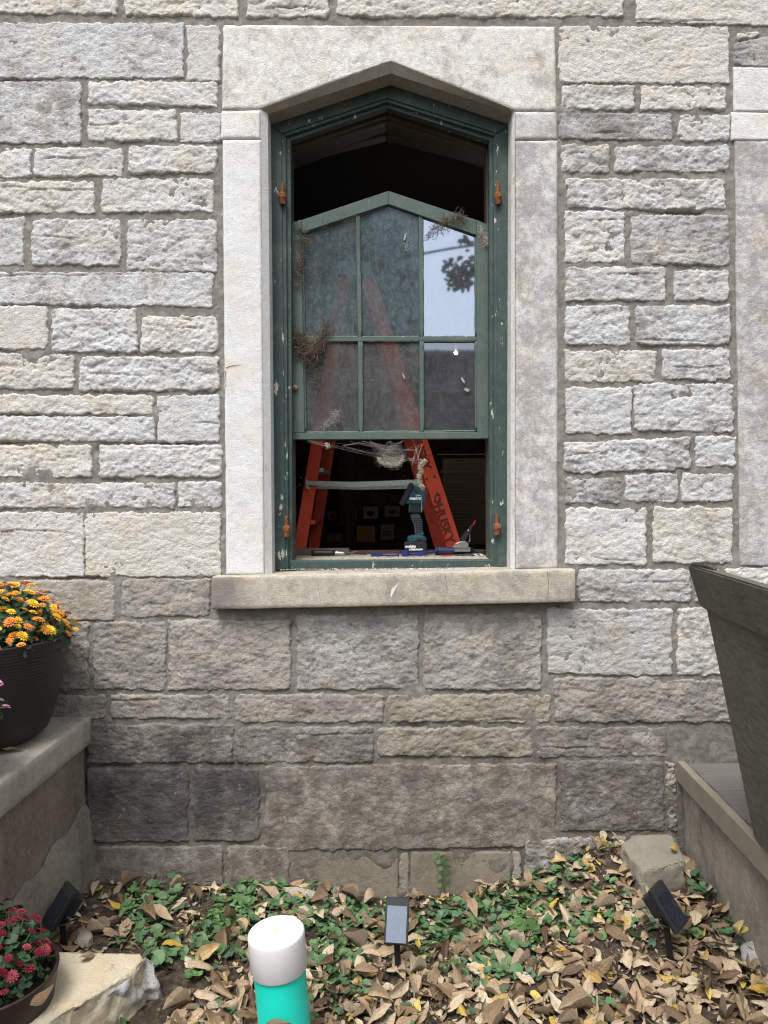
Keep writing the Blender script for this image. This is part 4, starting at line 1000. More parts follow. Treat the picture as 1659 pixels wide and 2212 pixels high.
crumbs('paint_crumbs', 'scattered paint crumbs and grit on the wooden window sill', xA, xB, .18, .34, zs_, 260, (.001, .004), M_CRUMB)
crumbs('dark_crumbs', 'dark dirt crumbs on the wooden window sill', xA, xB, .18, .40, zs_, 200, (.001, .003), M_TWIG)
ztop = W(850, 1238, -.075)[2] + .001
crumbs('mortar_grit', 'loose grit and rust flakes along the frame foot on the stone sill', -.46, .46, .06, .115, ztop, 420, (.001, .005), M_CRUMB)
crumbs('brown_grit', 'brown rotten wood bits along the frame foot on the stone sill', -.46, .52, .075, .118, ztop, 300, (.001, .006), M_TWIG)
# ================================================================ GROUND AND SIDE WALLS
def gz(x, y):
    x = np.asarray(x, float); y = np.asarray(y, float)
    b = np.interp(x, [-1.29, -.9, -.4, 0, .35, .6, .95, 1.3], [.03, .02, .0, -.05, -.04, .04, .14, .16])
    f = np.interp(x, [-1.3, .5, 1.3], [.0, .0, .10])
    t = np.clip(-y / 0.8, 0, 1); z = b * (1 - t) + f * t
    near = (np.abs(x) < 3) & (y > -4)
    z = z + .012 * fbm(x * 3.1, y * 3.1, 500, 3) + .006 * fbm(x * 14, y * 14, 501, 3)
    z = z + .05 * np.exp(-((x - .93) / .12) ** 2 - ((y + .05) / .10) ** 2)
    far = sstep(2.0, 6.0, np.hypot(x, y)); return z * (1 - far)
def axis(a, b, fine, far):
    v = list(np.arange(a, b, fine)); s = fine; x = b; R_ = []
    while x < far: R_.append(x); s *= 1.35; x += s
    s = fine; x = a - fine; L_ = []
    while x > -far: L_.append(x); s *= 1.35; x -= s
    return np.array(L_[::-1] + v + R_ + [far])
gx = axis(-1.5, 1.6, .015, 120); gy = axis(-1.8, .04, .015, 120); gy = gy[(gy < .06)]; gy = np.append(gy, .06)
X, Y = np.meshgrid(gx, gy, indexing='ij'); Z = gz(X, Y)
g = NG('soil')
c = g.ramp(g.noise(30, 8, 0.8), [(0.3, (0.025, 0.018, 0.013)), (0.5, (0.06, 0.045, 0.034)), (0.7, (0.17, 0.135, 0.10))])
sp = g.ramp(g.vor(70), [(0.08, 1.0), (0.14, 0.0)]); c = g.mix(g.math('MULTIPLY', sp, 0.5), c, (0.26, 0.22, 0.17))
M_GROUND = g.finish(c, 1.0, g.bump(g.math('ADD', g.noise(120, 5, 0.8), g.noise(40, 4, 0.6)), 1.0, 0.01), 0.1)
tag(link('ground', mesh_np('ground', np.stack([X, Y, Z], -1).reshape(-1, 3), gridF(*X.shape)), M_GROUND), None, None, kind='structure')

# left retaining wall with stone coping
lw = thing('retaining_wall', 'brown stained concrete retaining wall with a pale coping slab at left', 'retaining wall', (-1.5, -.8, 0))
xf = W(186, 1700)[0]
rough_box('wall_face', -2.4, xf, -1.9, -.004, -.4, .628, M_CONC_WALL, lw, None, .004, .035, 11)
o = rough_box('coping_slab', -2.4, xf + .028, -1.9, -.006, .634, .752, M_COPING, lw, None, .003, .03, 12)
# sloping splash plinth of rougher render at its foot
bm = bmesh.new(); n = 26; A = []; 
for i in range(n + 1):
    y = -.006 - 1.8 * i / n; top = .36 - .16 * i / n * 1.4 + .02 * math.sin(i * 1.7); bt = -.1
    row = [(xf + .003, y, top + .01), (xf + .02, y, top - .02), (xf + .035 + .004 * math.sin(i * 2.1), y, top * .5), (xf + .05, y, bt)]
    A.append([bm.verts.new(p) for p in row])
for a, b in zip(A, A[1:]):
    for k in range(3): bm.faces.new((a[k], a[k + 1], b[k + 1], b[k]))
link('render_plinth', bm_mesh('render_plinth', bm, True), M_CURB, lw)

# right raised deck: concrete curb, edging timber, planks
rw = thing('raised_deck', 'raised plank deck with rough concrete curb and edging timber at right', 'deck', (1.5, -.8, 0))
xr0, xr1 = 1.262, 1.215      # edge x at the wall and 0.9 m out
def xe(y): return xr0 + (xr1 - xr0) * (-y / .9)
dz = W(1459, 1640)[2]
def slanted(name, off0, off1, z0, z1, mat, y0=-1.5, y1=-.006, amp=.002, seed=1, res=.03, foot=0.0):
    bm = bmesh.new(); nz = max(2, int((z1 - z0) / res)); ny = int((y1 - y0) / res)
    add_box(bm, (0, 0, 0), (1, 1, 1)); 
    for v in bm.verts: v.co = (off0 if v.co.x < 0 else off1, y0 if v.co.y < 0 else y1, z0 if v.co.z < 0 else z1)
    bevel(bm, .003)
    for q in range(1, ny): bmesh.ops.bisect_plane(bm, geom=bm.verts[:] + bm.edges[:] + bm.faces[:], plane_co=(0, y0 + (y1 - y0) * q / ny, 0), plane_no=(0, 1, 0))
    for q in range(1, nz): bmesh.ops.bisect_plane(bm, geom=bm.verts[:] + bm.edges[:] + bm.faces[:], plane_co=(0, 0, z0 + (z1 - z0) * q / nz), plane_no=(0, 0, 1))
    P = np.array([v.co for v in bm.verts])
    d = fbm(P[:, 1] * 8, P[:, 2] * 8, seed, 3) + .5 * fbm(P[:, 1] * 40, P[:, 2] * 40, seed, 2)
    for v, q in zip(bm.verts, d):
        hh = max(0, (z1 - v.co.z) / (z1 - z0))
        v.co.x += xe(v.co.y) - (amp * q if v.co.x < off0 + .02 else 0) + (foot * hh * (-1 if v.co.x < off0 + .02 else 0))
    return link(name, bm_mesh(name, bm, seed == 61), mat, rw)
slanted('concrete_curb', .022, .5, -.2, dz - .095, M_CURB, amp=.010, seed=61, foot=-.02)
M_TIMBER = paint_material('weathered edging timber', (0.20, 0.175, 0.135), 1.2, -.6)
slanted('edging_timber', .0, .034, dz - .092, dz - .004, M_TIMBER, amp=.0015, seed=62)
g = NG('dark weathered planks')
c = g.mix(g.noise(9, 6, .7, g.map(g.pos, (0.5, 6, 1))), (0.07, 0.063, 0.058), (0.17, 0.155, 0.14))
c = g.mix(g.ramp(g.noise(5, 4, .6), [(.5, 0.), (.7, .6)]), c, (0.06, 0.055, 0.052))
M_PLANK = g.finish(c, .8, g.bump(g.noise(14, 5, .7, g.map(g.pos, (0.5, 9, 1))), .5, .004), .3)
y = -.01
for k in range(9):
    w = .145 if k else .15; a = xe(y) + .040
    bm = bmesh.new(); add_box(bm, ((a + 2.6) / 2, y - w / 2 - .004, dz - .03 + .002 * (k % 2)), (2.6 - a, w, .035)); bevel(bm, .003)
    link('plank', bm_mesh('plank', bm), M_PLANK, rw); y -= w + .006
# broken mortar lumps where the deck meets the stone wall
for i in range(0):
    py = random.uniform(1648, 1795); px = 1449 + 10 * math.sin(py * .06) + random.uniform(-9, 9); p = W(px, py, -.008)
    bm = bmesh.new(); bmesh.ops.create_icosphere(bm, subdivisions=2, radius=random.uniform(.012, .024))
    for v in bm.verts: v.co *= 1 + random.uniform(-.28, .28); v.co.y *= .5; v.co.z *= 1.4
    bmesh.ops.translate(bm, vec=Vector(p), verts=bm.verts)
    link('mortar_lump', bm_mesh('mortar_lump', bm), M_STONE, building, (.44, .42, .38, .35))

# ================================================================ PLANTER BOX
g = NG('green brown planter wood')
pv = g.map(g.pos, (4.0, 1.6, 9.0), rot=(rad(-18), 0, 0))
c = g.mix(g.ramp(g.noise(9, 7, .75, pv), [(.3, 0.), (.7, 1.)]), (0.080, 0.078, 0.056), (0.215, 0.205, 0.155))
c = g.mix(g.math('MULTIPLY', g.ramp(g.noise(4, 5, .6), [(.45, 0.), (.65, 1.)]), .5), c, (0.085, 0.088, 0.055))
c = g.mix(g.ramp(g.noise(60, 4, .7, pv), [(.60, 0.), (.72, .5)]), c, (0.24, 0.21, 0.16))
M_PLANTER = g.finish(c, .75, g.bump(g.math('ADD', g.noise(26, 7, .8, pv), g.noise(90, 4, .8, pv)), 1.0, .008), .25)
pt = lambda px, py, D: CAM + ray(px, py) / ray(px, py)[1] * D
planter = thing('wooden_planter', 'big tapered dark wooden planter box with a thick rim standing on the deck', 'planter', (1.5, -.95, dz))
ft = pt(1517, 1318, 2.55); fb = pt(1622, 1822, 2.44)       # far left corner of the body, top and bottom
rt = pt(1484, 1219, 2.58); rb = pt(1512, 1312, 2.57)
tw = .72; tp = (fb[0] - ft[0]); 
rotz = rad(-7)
def frust(name, c_top, c_bot, wt, wb, z1, z0, mat, hollow=None, bev=.006):
    """tapered square ring; c = far-left corner (x,y); extends +x and -y"""
    def ring(cn, w, z, t=0):
        q = [(t, -t), (w - t, -t), (w - t, -w + t), (t, -w + t)]
        return [Vector((cn[0] + x * math.cos(rotz) - y_ * math.sin(rotz), cn[1] + x * math.sin(rotz) + y_ * math.cos(rotz), z)) for x, y_ in q]
    bm = bmesh.new(); A = [bm.verts.new(p) for p in ring(c_bot, wb, z0)]; B = [bm.verts.new(p) for p in ring(c_top, wt, z1)]
    C = [bm.verts.new(p) for p in ring(c_top, wt, z1, hollow)]; D = [bm.verts.new(p) for p in ring(c_bot, wb, z0 + .01, hollow)]
    bm.faces.new(A)
    for i in range(4):
        j = (i + 1) % 4; bm.faces.new((A[i], A[j], B[j], B[i])); bm.faces.new((B[i], B[j], C[j], C[i])); bm.faces.new((C[i], C[j], D[j], D[i]))
    bm.faces.new(D[::-1]); bevel(bm, bev, 2)
    return link(name, bm_mesh(name, bm), mat, planter)
frust('planter_body', (ft[0] + .004, ft[1]), (fb[0] + .01, min(fb[1], ft[1] - .09)), tw, tw - .22, ft[2] + .05, dz + .004, M_PLANTER, .03)
rimw = tw + .085
def rim_side(name, i):
    cn = (rt[0], rt[1]); cb = (rb[0], rb[1]); z1, z0 = rt[2], rb[2]
    def P(x, y_, z, cc): return Vector((cc[0] + x * math.cos(rotz) - y_ * math.sin(rotz), cc[1] + x * math.sin(rotz) + y_ * math.cos(rotz), z))
    w = rimw; t = .045; dw = .05
    qo = [(0, 0), (w, 0), (w, -w), (0, -w)]; qi = [(t, -t), (w - t, -t), (w - t, -w + t), (t, -w + t)]; j = (i + 1) % 4
    bo = [(0, 0), (w - dw, 0), (w - dw, -w + dw), (0, -w + dw)]
    bm = bmesh.new()
    T = [bm.verts.new(P(*qo[i], z1, cn)), bm.verts.new(P(*qo[j], z1, cn)), bm.verts.new(P(*qi[j], z1, cn)), bm.verts.new(P(*qi[i], z1, cn))]
    k = .03
    qb = [(t + k, -t - k), (w - dw - t + .0, -t - k), (w - dw - t, -w + dw + t), (t + k, -w + dw + t)]
    Bv = [bm.verts.new(P(*bo[i], z0, cb)), bm.verts.new(P(*bo[j], z0, cb)), bm.verts.new(P(*qb[j], z0, cb)), bm.verts.new(P(*qb[i], z0, cb))]
    bm.faces.new(T); bm.faces.new(Bv[::-1])
    for a in range(4): bm.faces.new((T[a], Bv[a], Bv[(a + 1) % 4], T[(a + 1) % 4]))
    bevel(bm, .006, 2); return link(name, bm_mesh(name, bm), M_PLANTER, planter)
for i in (1, 2, 3): rim_side('rim_board', i)
# split in the near rim board: a dark crack line running in from the corner (a thin recessed sliver)
def crack(pts, Dn, wd, nm='crack'):
    bm = bmesh.new(); 
    P = [Vector(pt(x, y, d)) for x, y, d in pts]; tube(bm, P, wd, 4, wd * .3); return link(nm, bm_mesh(nm, bm), M_BLACKM, planter)
crossf = lambda x, y: (x, y, 2.575 - (x - 1484) * .00205)
crack([crossf(1561, 1252), crossf(1569, 1272), crossf(1572, 1287), crossf(1578, 1303), crossf(1573, 1308)], 0, .0016)
crack([crossf(1577, 1305), crossf(1560, 1304), crossf(1545, 1301), crossf(1528, 1299)], 0, .0012)
box('liner_edge', tuple(np.array(rt) + [.26, -.12, .004]), (.01, .01, .01), M_BLACK, planter)
bm = bmesh.new(); a = Vector(pt(1497, 1218, 2.54)); b = Vector(pt(1545, 1231, 2.36)); tube(bm, [a, (a + b) / 2 + Vector((0, 0, .002)), b], .006, 6)
link('plastic_liner', bm_mesh('plastic_liner', bm, True), M_BLACK, planter)
box('planter_soil', (ft[0] + .40, ft[1] - .38, ft[2] - .0), (.56, .56, .02), M_SOIL, planter)

# ================================================================ POTTED CHRYSANTHEMUMS
def flower_mesh(R, rings=3, petals=13, dome=.35):
    V = []; F = []
    for k in range(rings):
        f = k / max(1, rings - 1); r1 = R * (1 - .42 * f); r0 = r1 * .35; el = rad(8 + 55 * f)
        for p in range(petals):
            a = 2 * math.pi * (p + .5 * k) / petals + random.uniform(-.08, .08); w = 2.0 * r1 * math.sin(math.pi / petals) * .62
            d = np.array([math.cos(a), math.sin(a), 0]); s = np.array([-d[1], d[0], 0]); up = np.array([0, 0, 1])
            b = d * r0 * .4 + up * R * dome * f * .5; m = d * r1 * .72 * math.cos(el) + up * (r1 * .72 * math.sin(el) + R * .05); t = d * r1 * math.cos(el * .8) + up * (r1 * math.sin(el * .8) * .92)
            o = len(V); V += [b, m + s * w / 2, t, m - s * w / 2]; F.append((o, o + 1, o + 2, o + 3))
    return mesh_np('flower', np.array(V), np.array(F), False)
def petal_material(name, a, b, c):
    g = NG(name); oi = g.n('ShaderNodeObjectInfo')
    col = g.ramp(oi.outputs['Random'], [(0.0, a), (0.5, b), (1.0, c)])
    col = g.mix(g.math('MULTIPLY', g.noise(120, 3), .5), col, g.mix(1.0, col, (.62, .45, .4), 'MULTIPLY'))
    return g.finish(col, .7, None, .2)
def foliage(name, pts, size, mat, parent, lobes=True):
    """small lobed leaves, arrays; pts: (pos, normal)"""
    sh = np.array([[0, 0, 0], [.28, .22, .03], [.5, .10, .0], [.72, .30, .02], [1.0, 0, .05], [.72, -.30, .02], [.5, -.10, 0], [.28, -.22, .03]])
    V = []; F = []
    for p, nrm in pts:
        s = random.uniform(*size); a = random.random() * 6.28
        n_ = Vector(nrm).normalized(); q = n_.to_track_quat('Z', 'X') @ Euler((random.gauss(0, .5), random.gauss(0, .5), a)).to_quaternion()
        m = np.array(q.to_matrix()); o = len(V); V += list((sh * s) @ m.T + p)
        F += [(o, o + 1, o + 2, o + 7), (o + 2, o + 3, o + 4, o + 7), (o + 4, o + 5, o + 6, o + 7)]
    return link(name, mesh_np(name, np.array(V), np.array(F), False), mat, parent)
def green_leaf_material(name, a, b, seed=0):
    g = NG(name); n = g.noise(26 + seed, 3, .6); n2 = g.noise(3.2, 3)
    c = g.mix(g.ramp(n, [(.3, 0.), (.7, 1.)]), a, b); c = g.mix(g.ramp(n2, [(.45, 0.), (.7, .5)]), c, tuple(np.array(b) * 1.25))
    return g.finish(c, .55, g.bump(g.noise(160, 3), .3, .002), .35)
M_MUMLEAF = green_leaf_material('chrysanthemum leaf', (0.012, 0.030, 0.014), (0.035, 0.075, 0.030))
M_STEM = plain('green stem', (0.06, 0.10, 0.03), .7)
def mum(name, label, c, potR, potH, potr, rimz, domeR, domeH, nfl, mat, flR, potmat, group=None, floor=0, skew=(0, 0)):
    t = thing(name, label, 'potted flower', c, group)
    bm = bmesh.new()
    pr_ = [(0, 0), (potr * .9, 0), (potr, .01)]
    for k in range(1, 10):
        f = k / 10; pr_.append((potr + (potR - potr) * (f ** .55), potH * f))
    pr_ += [(potR, potH - .004), (potR + .002, potH + .002), (potR - .006, potH + .004), (potR - .012, potH - .002), (potR - .016, potH - .07)]
    lathe(bm, pr_, c, 72); link('pot', bm_mesh('pot', bm, True), potmat, t)
    bm = bmesh.new(); lathe(bm, [(0, potH - .035), (potR * .5, potH - .04), (potR - .014, potH - .055)], c, 40)
    link('soil', bm_mesh('soil', bm, True), M_SOIL, t)
    L = []; ms = [flower_mesh(flR * s_) for s_ in (.8, 1.0, 1.15, .65)]
    for m_ in ms: m_.materials.append(mat)
    zc = c[2] + potH - .03; stems = []
    for i in range(nfl):
        u = (i + .5) / nfl; th = i * 2.39996; ph = math.acos(1 - u * .86)      # golden spiral over a dome
        k = random.uniform(.90, 1.03) if random.random() < .82 else random.uniform(.72, .88)
        n_ = Vector((math.sin(ph) * math.cos(th), math.sin(ph) * math.sin(th), math.cos(ph)))
        p = Vector((c[0] + n_.x * domeR * k + skew[0], c[1] + n_.y * domeR * k + skew[1], zc + max(0.02, n_.z) * domeH * k))
        if p.y > -.03: p.y = -.03
        p += Vector((random.gauss(0, .008), random.gauss(0, .008) , random.gauss(0, .006)))
        f = link('flower', ms[i % 4], None, t); nn = (n_ * .6 + Vector((0, 0, .6)) + Vector((random.gauss(0, .25), random.gauss(0, .25), 0))).normalized()
        f.rotation_euler = nn.to_track_quat('Z', 'Y').to_euler(); f.location = p; f.rotation_euler.rotate_axis('Z', random.random() * 6)
        q0 = np.array([c[0] + n_.x * domeR * .35, c[1] + n_.y * domeR * .35, zc]); q1 = np.array(p); stems.append([q0, (q0 + q1) / 2 + np.array([0, 0, .015]), q1 - np.array(nn) * flR * .1])
    link('stems', strands(stems, (.0012, .002), 4), M_STEM, t)
    P = []
    for i in range(int(nfl * 11)):
        ph = math.acos(random.uniform(0.0, 1)); th = random.random() * 6.28; k = random.uniform(.55, .95)
        n_ = np.array([math.sin(ph) * math.cos(th), math.sin(ph) * math.sin(th), math.cos(ph)])
        q = np.array([c[0] + n_[0] * domeR * k + skew[0], c[1] + n_[1] * domeR * k + skew[1], zc + n_[2] * domeH * k * .92]); q[1] = min(q[1], -.035)
        P.append((q, n_ + np.array([0, 0, .5])))
    fo = foliage('foliage', P, (.024, .048), M_MUMLEAF, t); fo['kind'] = 'stuff'
    return t
g = NG('ribbed black pot'); wv = g.n('ShaderNodeTexWave', wave_type='BANDS', bands_direction='Z'); g.set(wv.inputs['Vector'], g.pos); g.set(wv.inputs['Scale'], 26); g.set(wv.inputs['Distortion'], 1.2); g.set(wv.inputs['Detail'], 2); g.set(wv.inputs['Detail Scale'], 1.5)
h = g.math('MULTIPLY', wv.outputs['Fac'], g.ramp(g.noise(4, 3), [(.4, .1), (.6, 1.)]))
M_POT = g.finish(g.mix(g.noise(8, 4), (0.012, 0.009, 0.010), (0.022, 0.018, 0.019)), .5, g.bump(h, .28, .003), .4)
M_POT2 = plain('dark brown pot', (0.022, 0.014, 0.012), .45, .4)
M_FLO = petal_material('orange yellow petals', (0.62, 0.20, 0.045), (0.75, 0.32, 0.04), (0.80, 0.55, 0.04))
M_FLP = petal_material('pink petals', (0.55, 0.22, 0.42), (0.62, 0.32, 0.50), (0.66, 0.40, 0.55))
M_FLR = petal_material('crimson petals', (0.13, 0.009, 0.02), (0.21, 0.018, 0.038), (0.30, 0.06, 0.075))
D1 = 2.87
pc_ = pt(-50, 1300, D1); mum('potted_chrysanthemum', 'orange and yellow chrysanthemums in a big black pot on the left coping', (pc_[0], pc_[1], .756), .335, .40, .215, 0, .36, .25, 290, M_FLO, .023, M_POT, 'potted chrysanthemums', skew=(.0, 0))
pc_ = pt(-112, 1530, 2.42); mum('potted_chrysanthemum', 'pink chrysanthemums at the very left edge before the black pot', (pc_[0], pc_[1], .756), .11, .24, .08, 0, .165, .19, 80, M_FLP, .02, M_POT2, 'potted chrysanthemums')
pc_ = pt(-22, 2110, 2.22); mum('potted_chrysanthemum', 'crimson red chrysanthemums in a brown pot on the ground at lower left', (pc_[0], pc_[1], 0), .192, .25, .13, 0, .20, .21, 130, M_FLR, .019, M_POT2, 'potted chrysanthemums', skew=(-.045, .03))

# ================================================================ ROCKS
def rock(name, label, cat, top, base_z, seed, mat, col, amp=.006, sub=5, z_of=None, group=None, side=None):
    """top: list of (x, y, z) outline of the upper face; sides go down and slightly out"""
    bm = bmesh.new(); T = [bm.verts.new(p) for p in top]
    cx_ = sum(p[0] for p in top) / len(top); cy_ = sum(p[1] for p in top) / len(top)
    Bt = [bm.verts.new((cx_ + (p[0] - cx_) * 1.06, cy_ + (p[1] - cy_) * 1.06, base_z)) for p in top]
    bm.faces.new(T); bm.faces.new(Bt[::-1])
    for i in range(len(T)): bm.faces.new((T[i], Bt[i], Bt[(i + 1) % len(T)], T[(i + 1) % len(T)]))
    bevel(bm, .006, 1); bmesh.ops.triangulate(bm, faces=bm.faces[:])
    for _ in range(sub):
        ed = [e for e in bm.edges if e.calc_length() > .018]
        if not ed: break
        bmesh.ops.subdivide_edges(bm, edges=ed, cuts=1); bmesh.ops.triangulate(bm, faces=bm.faces[:])
    bm.normal_update()
    P = np.array([v.co for v in bm.verts]); N = np.array([v.normal for v in bm.verts])
    s = np.where(np.abs(N[:, 2]) > .7, .5, 2.0)
    d = facets(P[:, 0] + P[:, 2] * .7, P[:, 1] + P[:, 2] * .9, .05, seed, 1.2) * .8 + fbm(P[:, 0] * 30 + P[:, 2] * 23, P[:, 1] * 30 - P[:, 2] * 19, seed, 3)
    P = P + N * (amp * d * s)[:, None]
    for v, p in zip(bm.verts, P): v.co = p
    return tag(link(name, bm_mesh(name, bm, True), mat, None, col), label, cat, group)
def TP(px, py, z): p = G(px, py, z); return (p[0], p[1], z)
rock('limestone_rock', 'big cream flat topped limestone rock lying at lower left by the red flowers', 'rock',
     [TP(66, 2062, .15), TP(150, 2056, .155), TP(225, 2060, .15), TP(306, 2056, .145), TP(312, 2075, .14), TP(285, 2102, .14), TP(248, 2125, .145), TP(205, 2150, .15), TP(150, 2178, .155), TP(100, 2218, .16), TP(40, 2235, .16), TP(20, 2130, .16)][::-1], -.03, 71, M_ROCK, (0.60, 0.53, 0.40, .02), .004)
rock('limestone_rock', 'grey fractured flank piece of rock leaning against the cream flat rock', 'rock',
     [TP(311, 2060, .135), TP(330, 2076, .12), TP(349, 2108, .075), TP(342, 2130, .05), TP(300, 2150, .05), TP(240, 2178, .05), TP(190, 2205, .06), TP(112, 2238, .08), TP(125, 2207, .13), TP(200, 2156, .135), TP(248, 2130, .13), TP(288, 2106, .13)][::-1], -.04, 72, M_ROCK, (0.50, 0.50, 0.50, .35), .009)
rock('stone_block', 'squared grey stone block lying in the right corner below the deck', 'stone block',
     [TP(1338, 1822, .235), TP(1372, 1803, .245), TP(1452, 1800, .25), TP(1482, 1862, .225), TP(1432, 1874, .215), TP(1388, 1880, .21)][::-1], -.02, 73, M_ROCK, (0.29, 0.265, 0.21, .45), .005)
rock('half_buried_stone', 'thin pale flat stone half buried at the foot of the wall behind the pipe', 'stone',
     [TP(608, 1915, .045), TP(640, 1913, .05), TP(694, 1925, .045), TP(699, 1945, .015), TP(650, 1935, .02), TP(606, 1930, .02)][::-1], -.06, 74, M_ROCK, (0.42, 0.38, 0.32, .2), .002)
rock('half_buried_stone', 'rough grey stone at the right edge below the concrete curb', 'stone',
     [TP(1598, 2035, .15), TP(1625, 2028, .16), TP(1662, 2045, .15), TP(1672, 2085, .13), TP(1640, 2092, .10), TP(1612, 2070, .12)][::-1], -.02, 75, M_ROCK, (0.45, 0.45, 0.43, .4), .006)
rock('half_buried_stone', 'flat beige stone lying among leaves behind the right solar light', 'stone',
     [TP(1345, 1945, .11), TP(1385, 1938, .115), TP(1420, 1950, .11), TP(1412, 1972, .10), TP(1362, 1972, .10)][::-1], .0, 76, M_ROCK, (0.40, 0.35, 0.27, .1), .003)
rock('half_buried_stone', 'grey brown flat stone between the left solar light and the wall foot', 'stone',
     [TP(165, 2005, .05), TP(185, 2000, .055), TP(203, 2016, .05), TP(190, 2035, .045), TP(165, 2030, .045)][::-1], -.03, 77, M_ROCK, (0.38, 0.34, 0.29, .2), .002)

# ================================================================ CLEANOUT PIPE
pb_ = pt(622, 2262, 2.17); pipe = thing('cleanout_pipe', 'leaning teal plastic pipe with a white cap sticking out of the leaves', 'pipe', (pb_[0], pb_[1], 0))
cap_top = Vector(pt(596, 2010, 2.19)); axis_ = Vector((-.075, -.03, 1)).normalized()
qz = axis_.to_track_quat('Z', 'Y').to_matrix().to_4x4()
def lathe_at(name, prof, top, mat, n=64, parent=None):
    bm = bmesh.new(); lathe(bm, prof, (0, 0, 0), n); bmesh.ops.transform(bm, matrix=Matrix.Translation(top) @ qz, verts=bm.verts)
    return link(name, bm_mesh(name, bm, True), mat, parent)
g = NG('white pvc cap'); wc = g.mix(g.ramp(g.noise(14, 4, .6), [(.4, 0.), (.75, .35)]), (0.58, 0.585, 0.595), (0.50, 0.49, 0.465))
M_CAP = g.finish(wc, .4, g.bump(g.noise(30, 3), .05, .004), .4)
g = NG('teal pvc pipe'); wc = g.mix(g.ramp(g.noise(5, 5, .6), [(.42, 0.), (.7, 1.)]), (0.0, 0.58, 0.46), (0.02, 0.46, 0.37))
wc = g.mix(g.ramp(g.noise(50, 4, .7, g.map(g.pos, (1, 1, .4))), [(.62, 0.), (.72, .35)]), wc, (0.02, 0.20, 0.17)); wc = g.mix(g.ramp(g.vor(80), [(.03, .7), (.05, 0.)]), wc, (.02, .12, .10))
M_TEALP = g.finish(wc, .42, None, .4)
CR = .0845
lathe_at('cap', [(0, 0), (CR - .02, -.0), (CR - .009, -.0003), (CR - .004, -.0015), (CR - .001, -.0045), (CR, -.009), (CR, -.02), (CR + .001, -.110), (CR - .002, -.114), (CR - .007, -.114)], cap_top, M_CAP, parent=pipe)
lathe_at('pipe_body', [(CR - .0075, -.10), (CR - .0075, -.60)], cap_top, M_TEALP, parent=pipe)
bm = bmesh.new(); add_box(bm, (-.018, .004, .0008), (.046, .013, .0008)); bmesh.ops.transform(bm, matrix=Matrix.Translation(cap_top) @ qz @ Matrix.Rotation(rad(4), 4, 'Z'), verts=bm.verts)
g = NG('worn gold sticker'); gs = g.ramp(g.noise(220, 4, .8), [(.45, (0.62, 0.60, 0.48)), (.6, (0.36, 0.31, 0.14))]); link('sticker', bm_mesh('sticker', bm), g.finish(gs, .6), pipe)
a = cap_top + qz.to_3x3() @ Vector((.022, -CR - .001, -.100)); bm = bmesh.new(); tube(bm, [a, a + Vector((0.001, -.001, -.02))], .0024, 5, .0005); link('moulding_nib', bm_mesh('moulding_nib', bm), M_CAP, pipe)
a = cap_top + qz.to_3x3() @ Vector((-.036, -CR * .87, -.145)); bm = bmesh.new(); tube(bm, [a, a + Vector((.006, -.0025, -.03)), a + Vector((.014, -.004, -.062))], .0007, 4); link('scratch', bm_mesh('scratch', bm), M_BLACK, pipe)

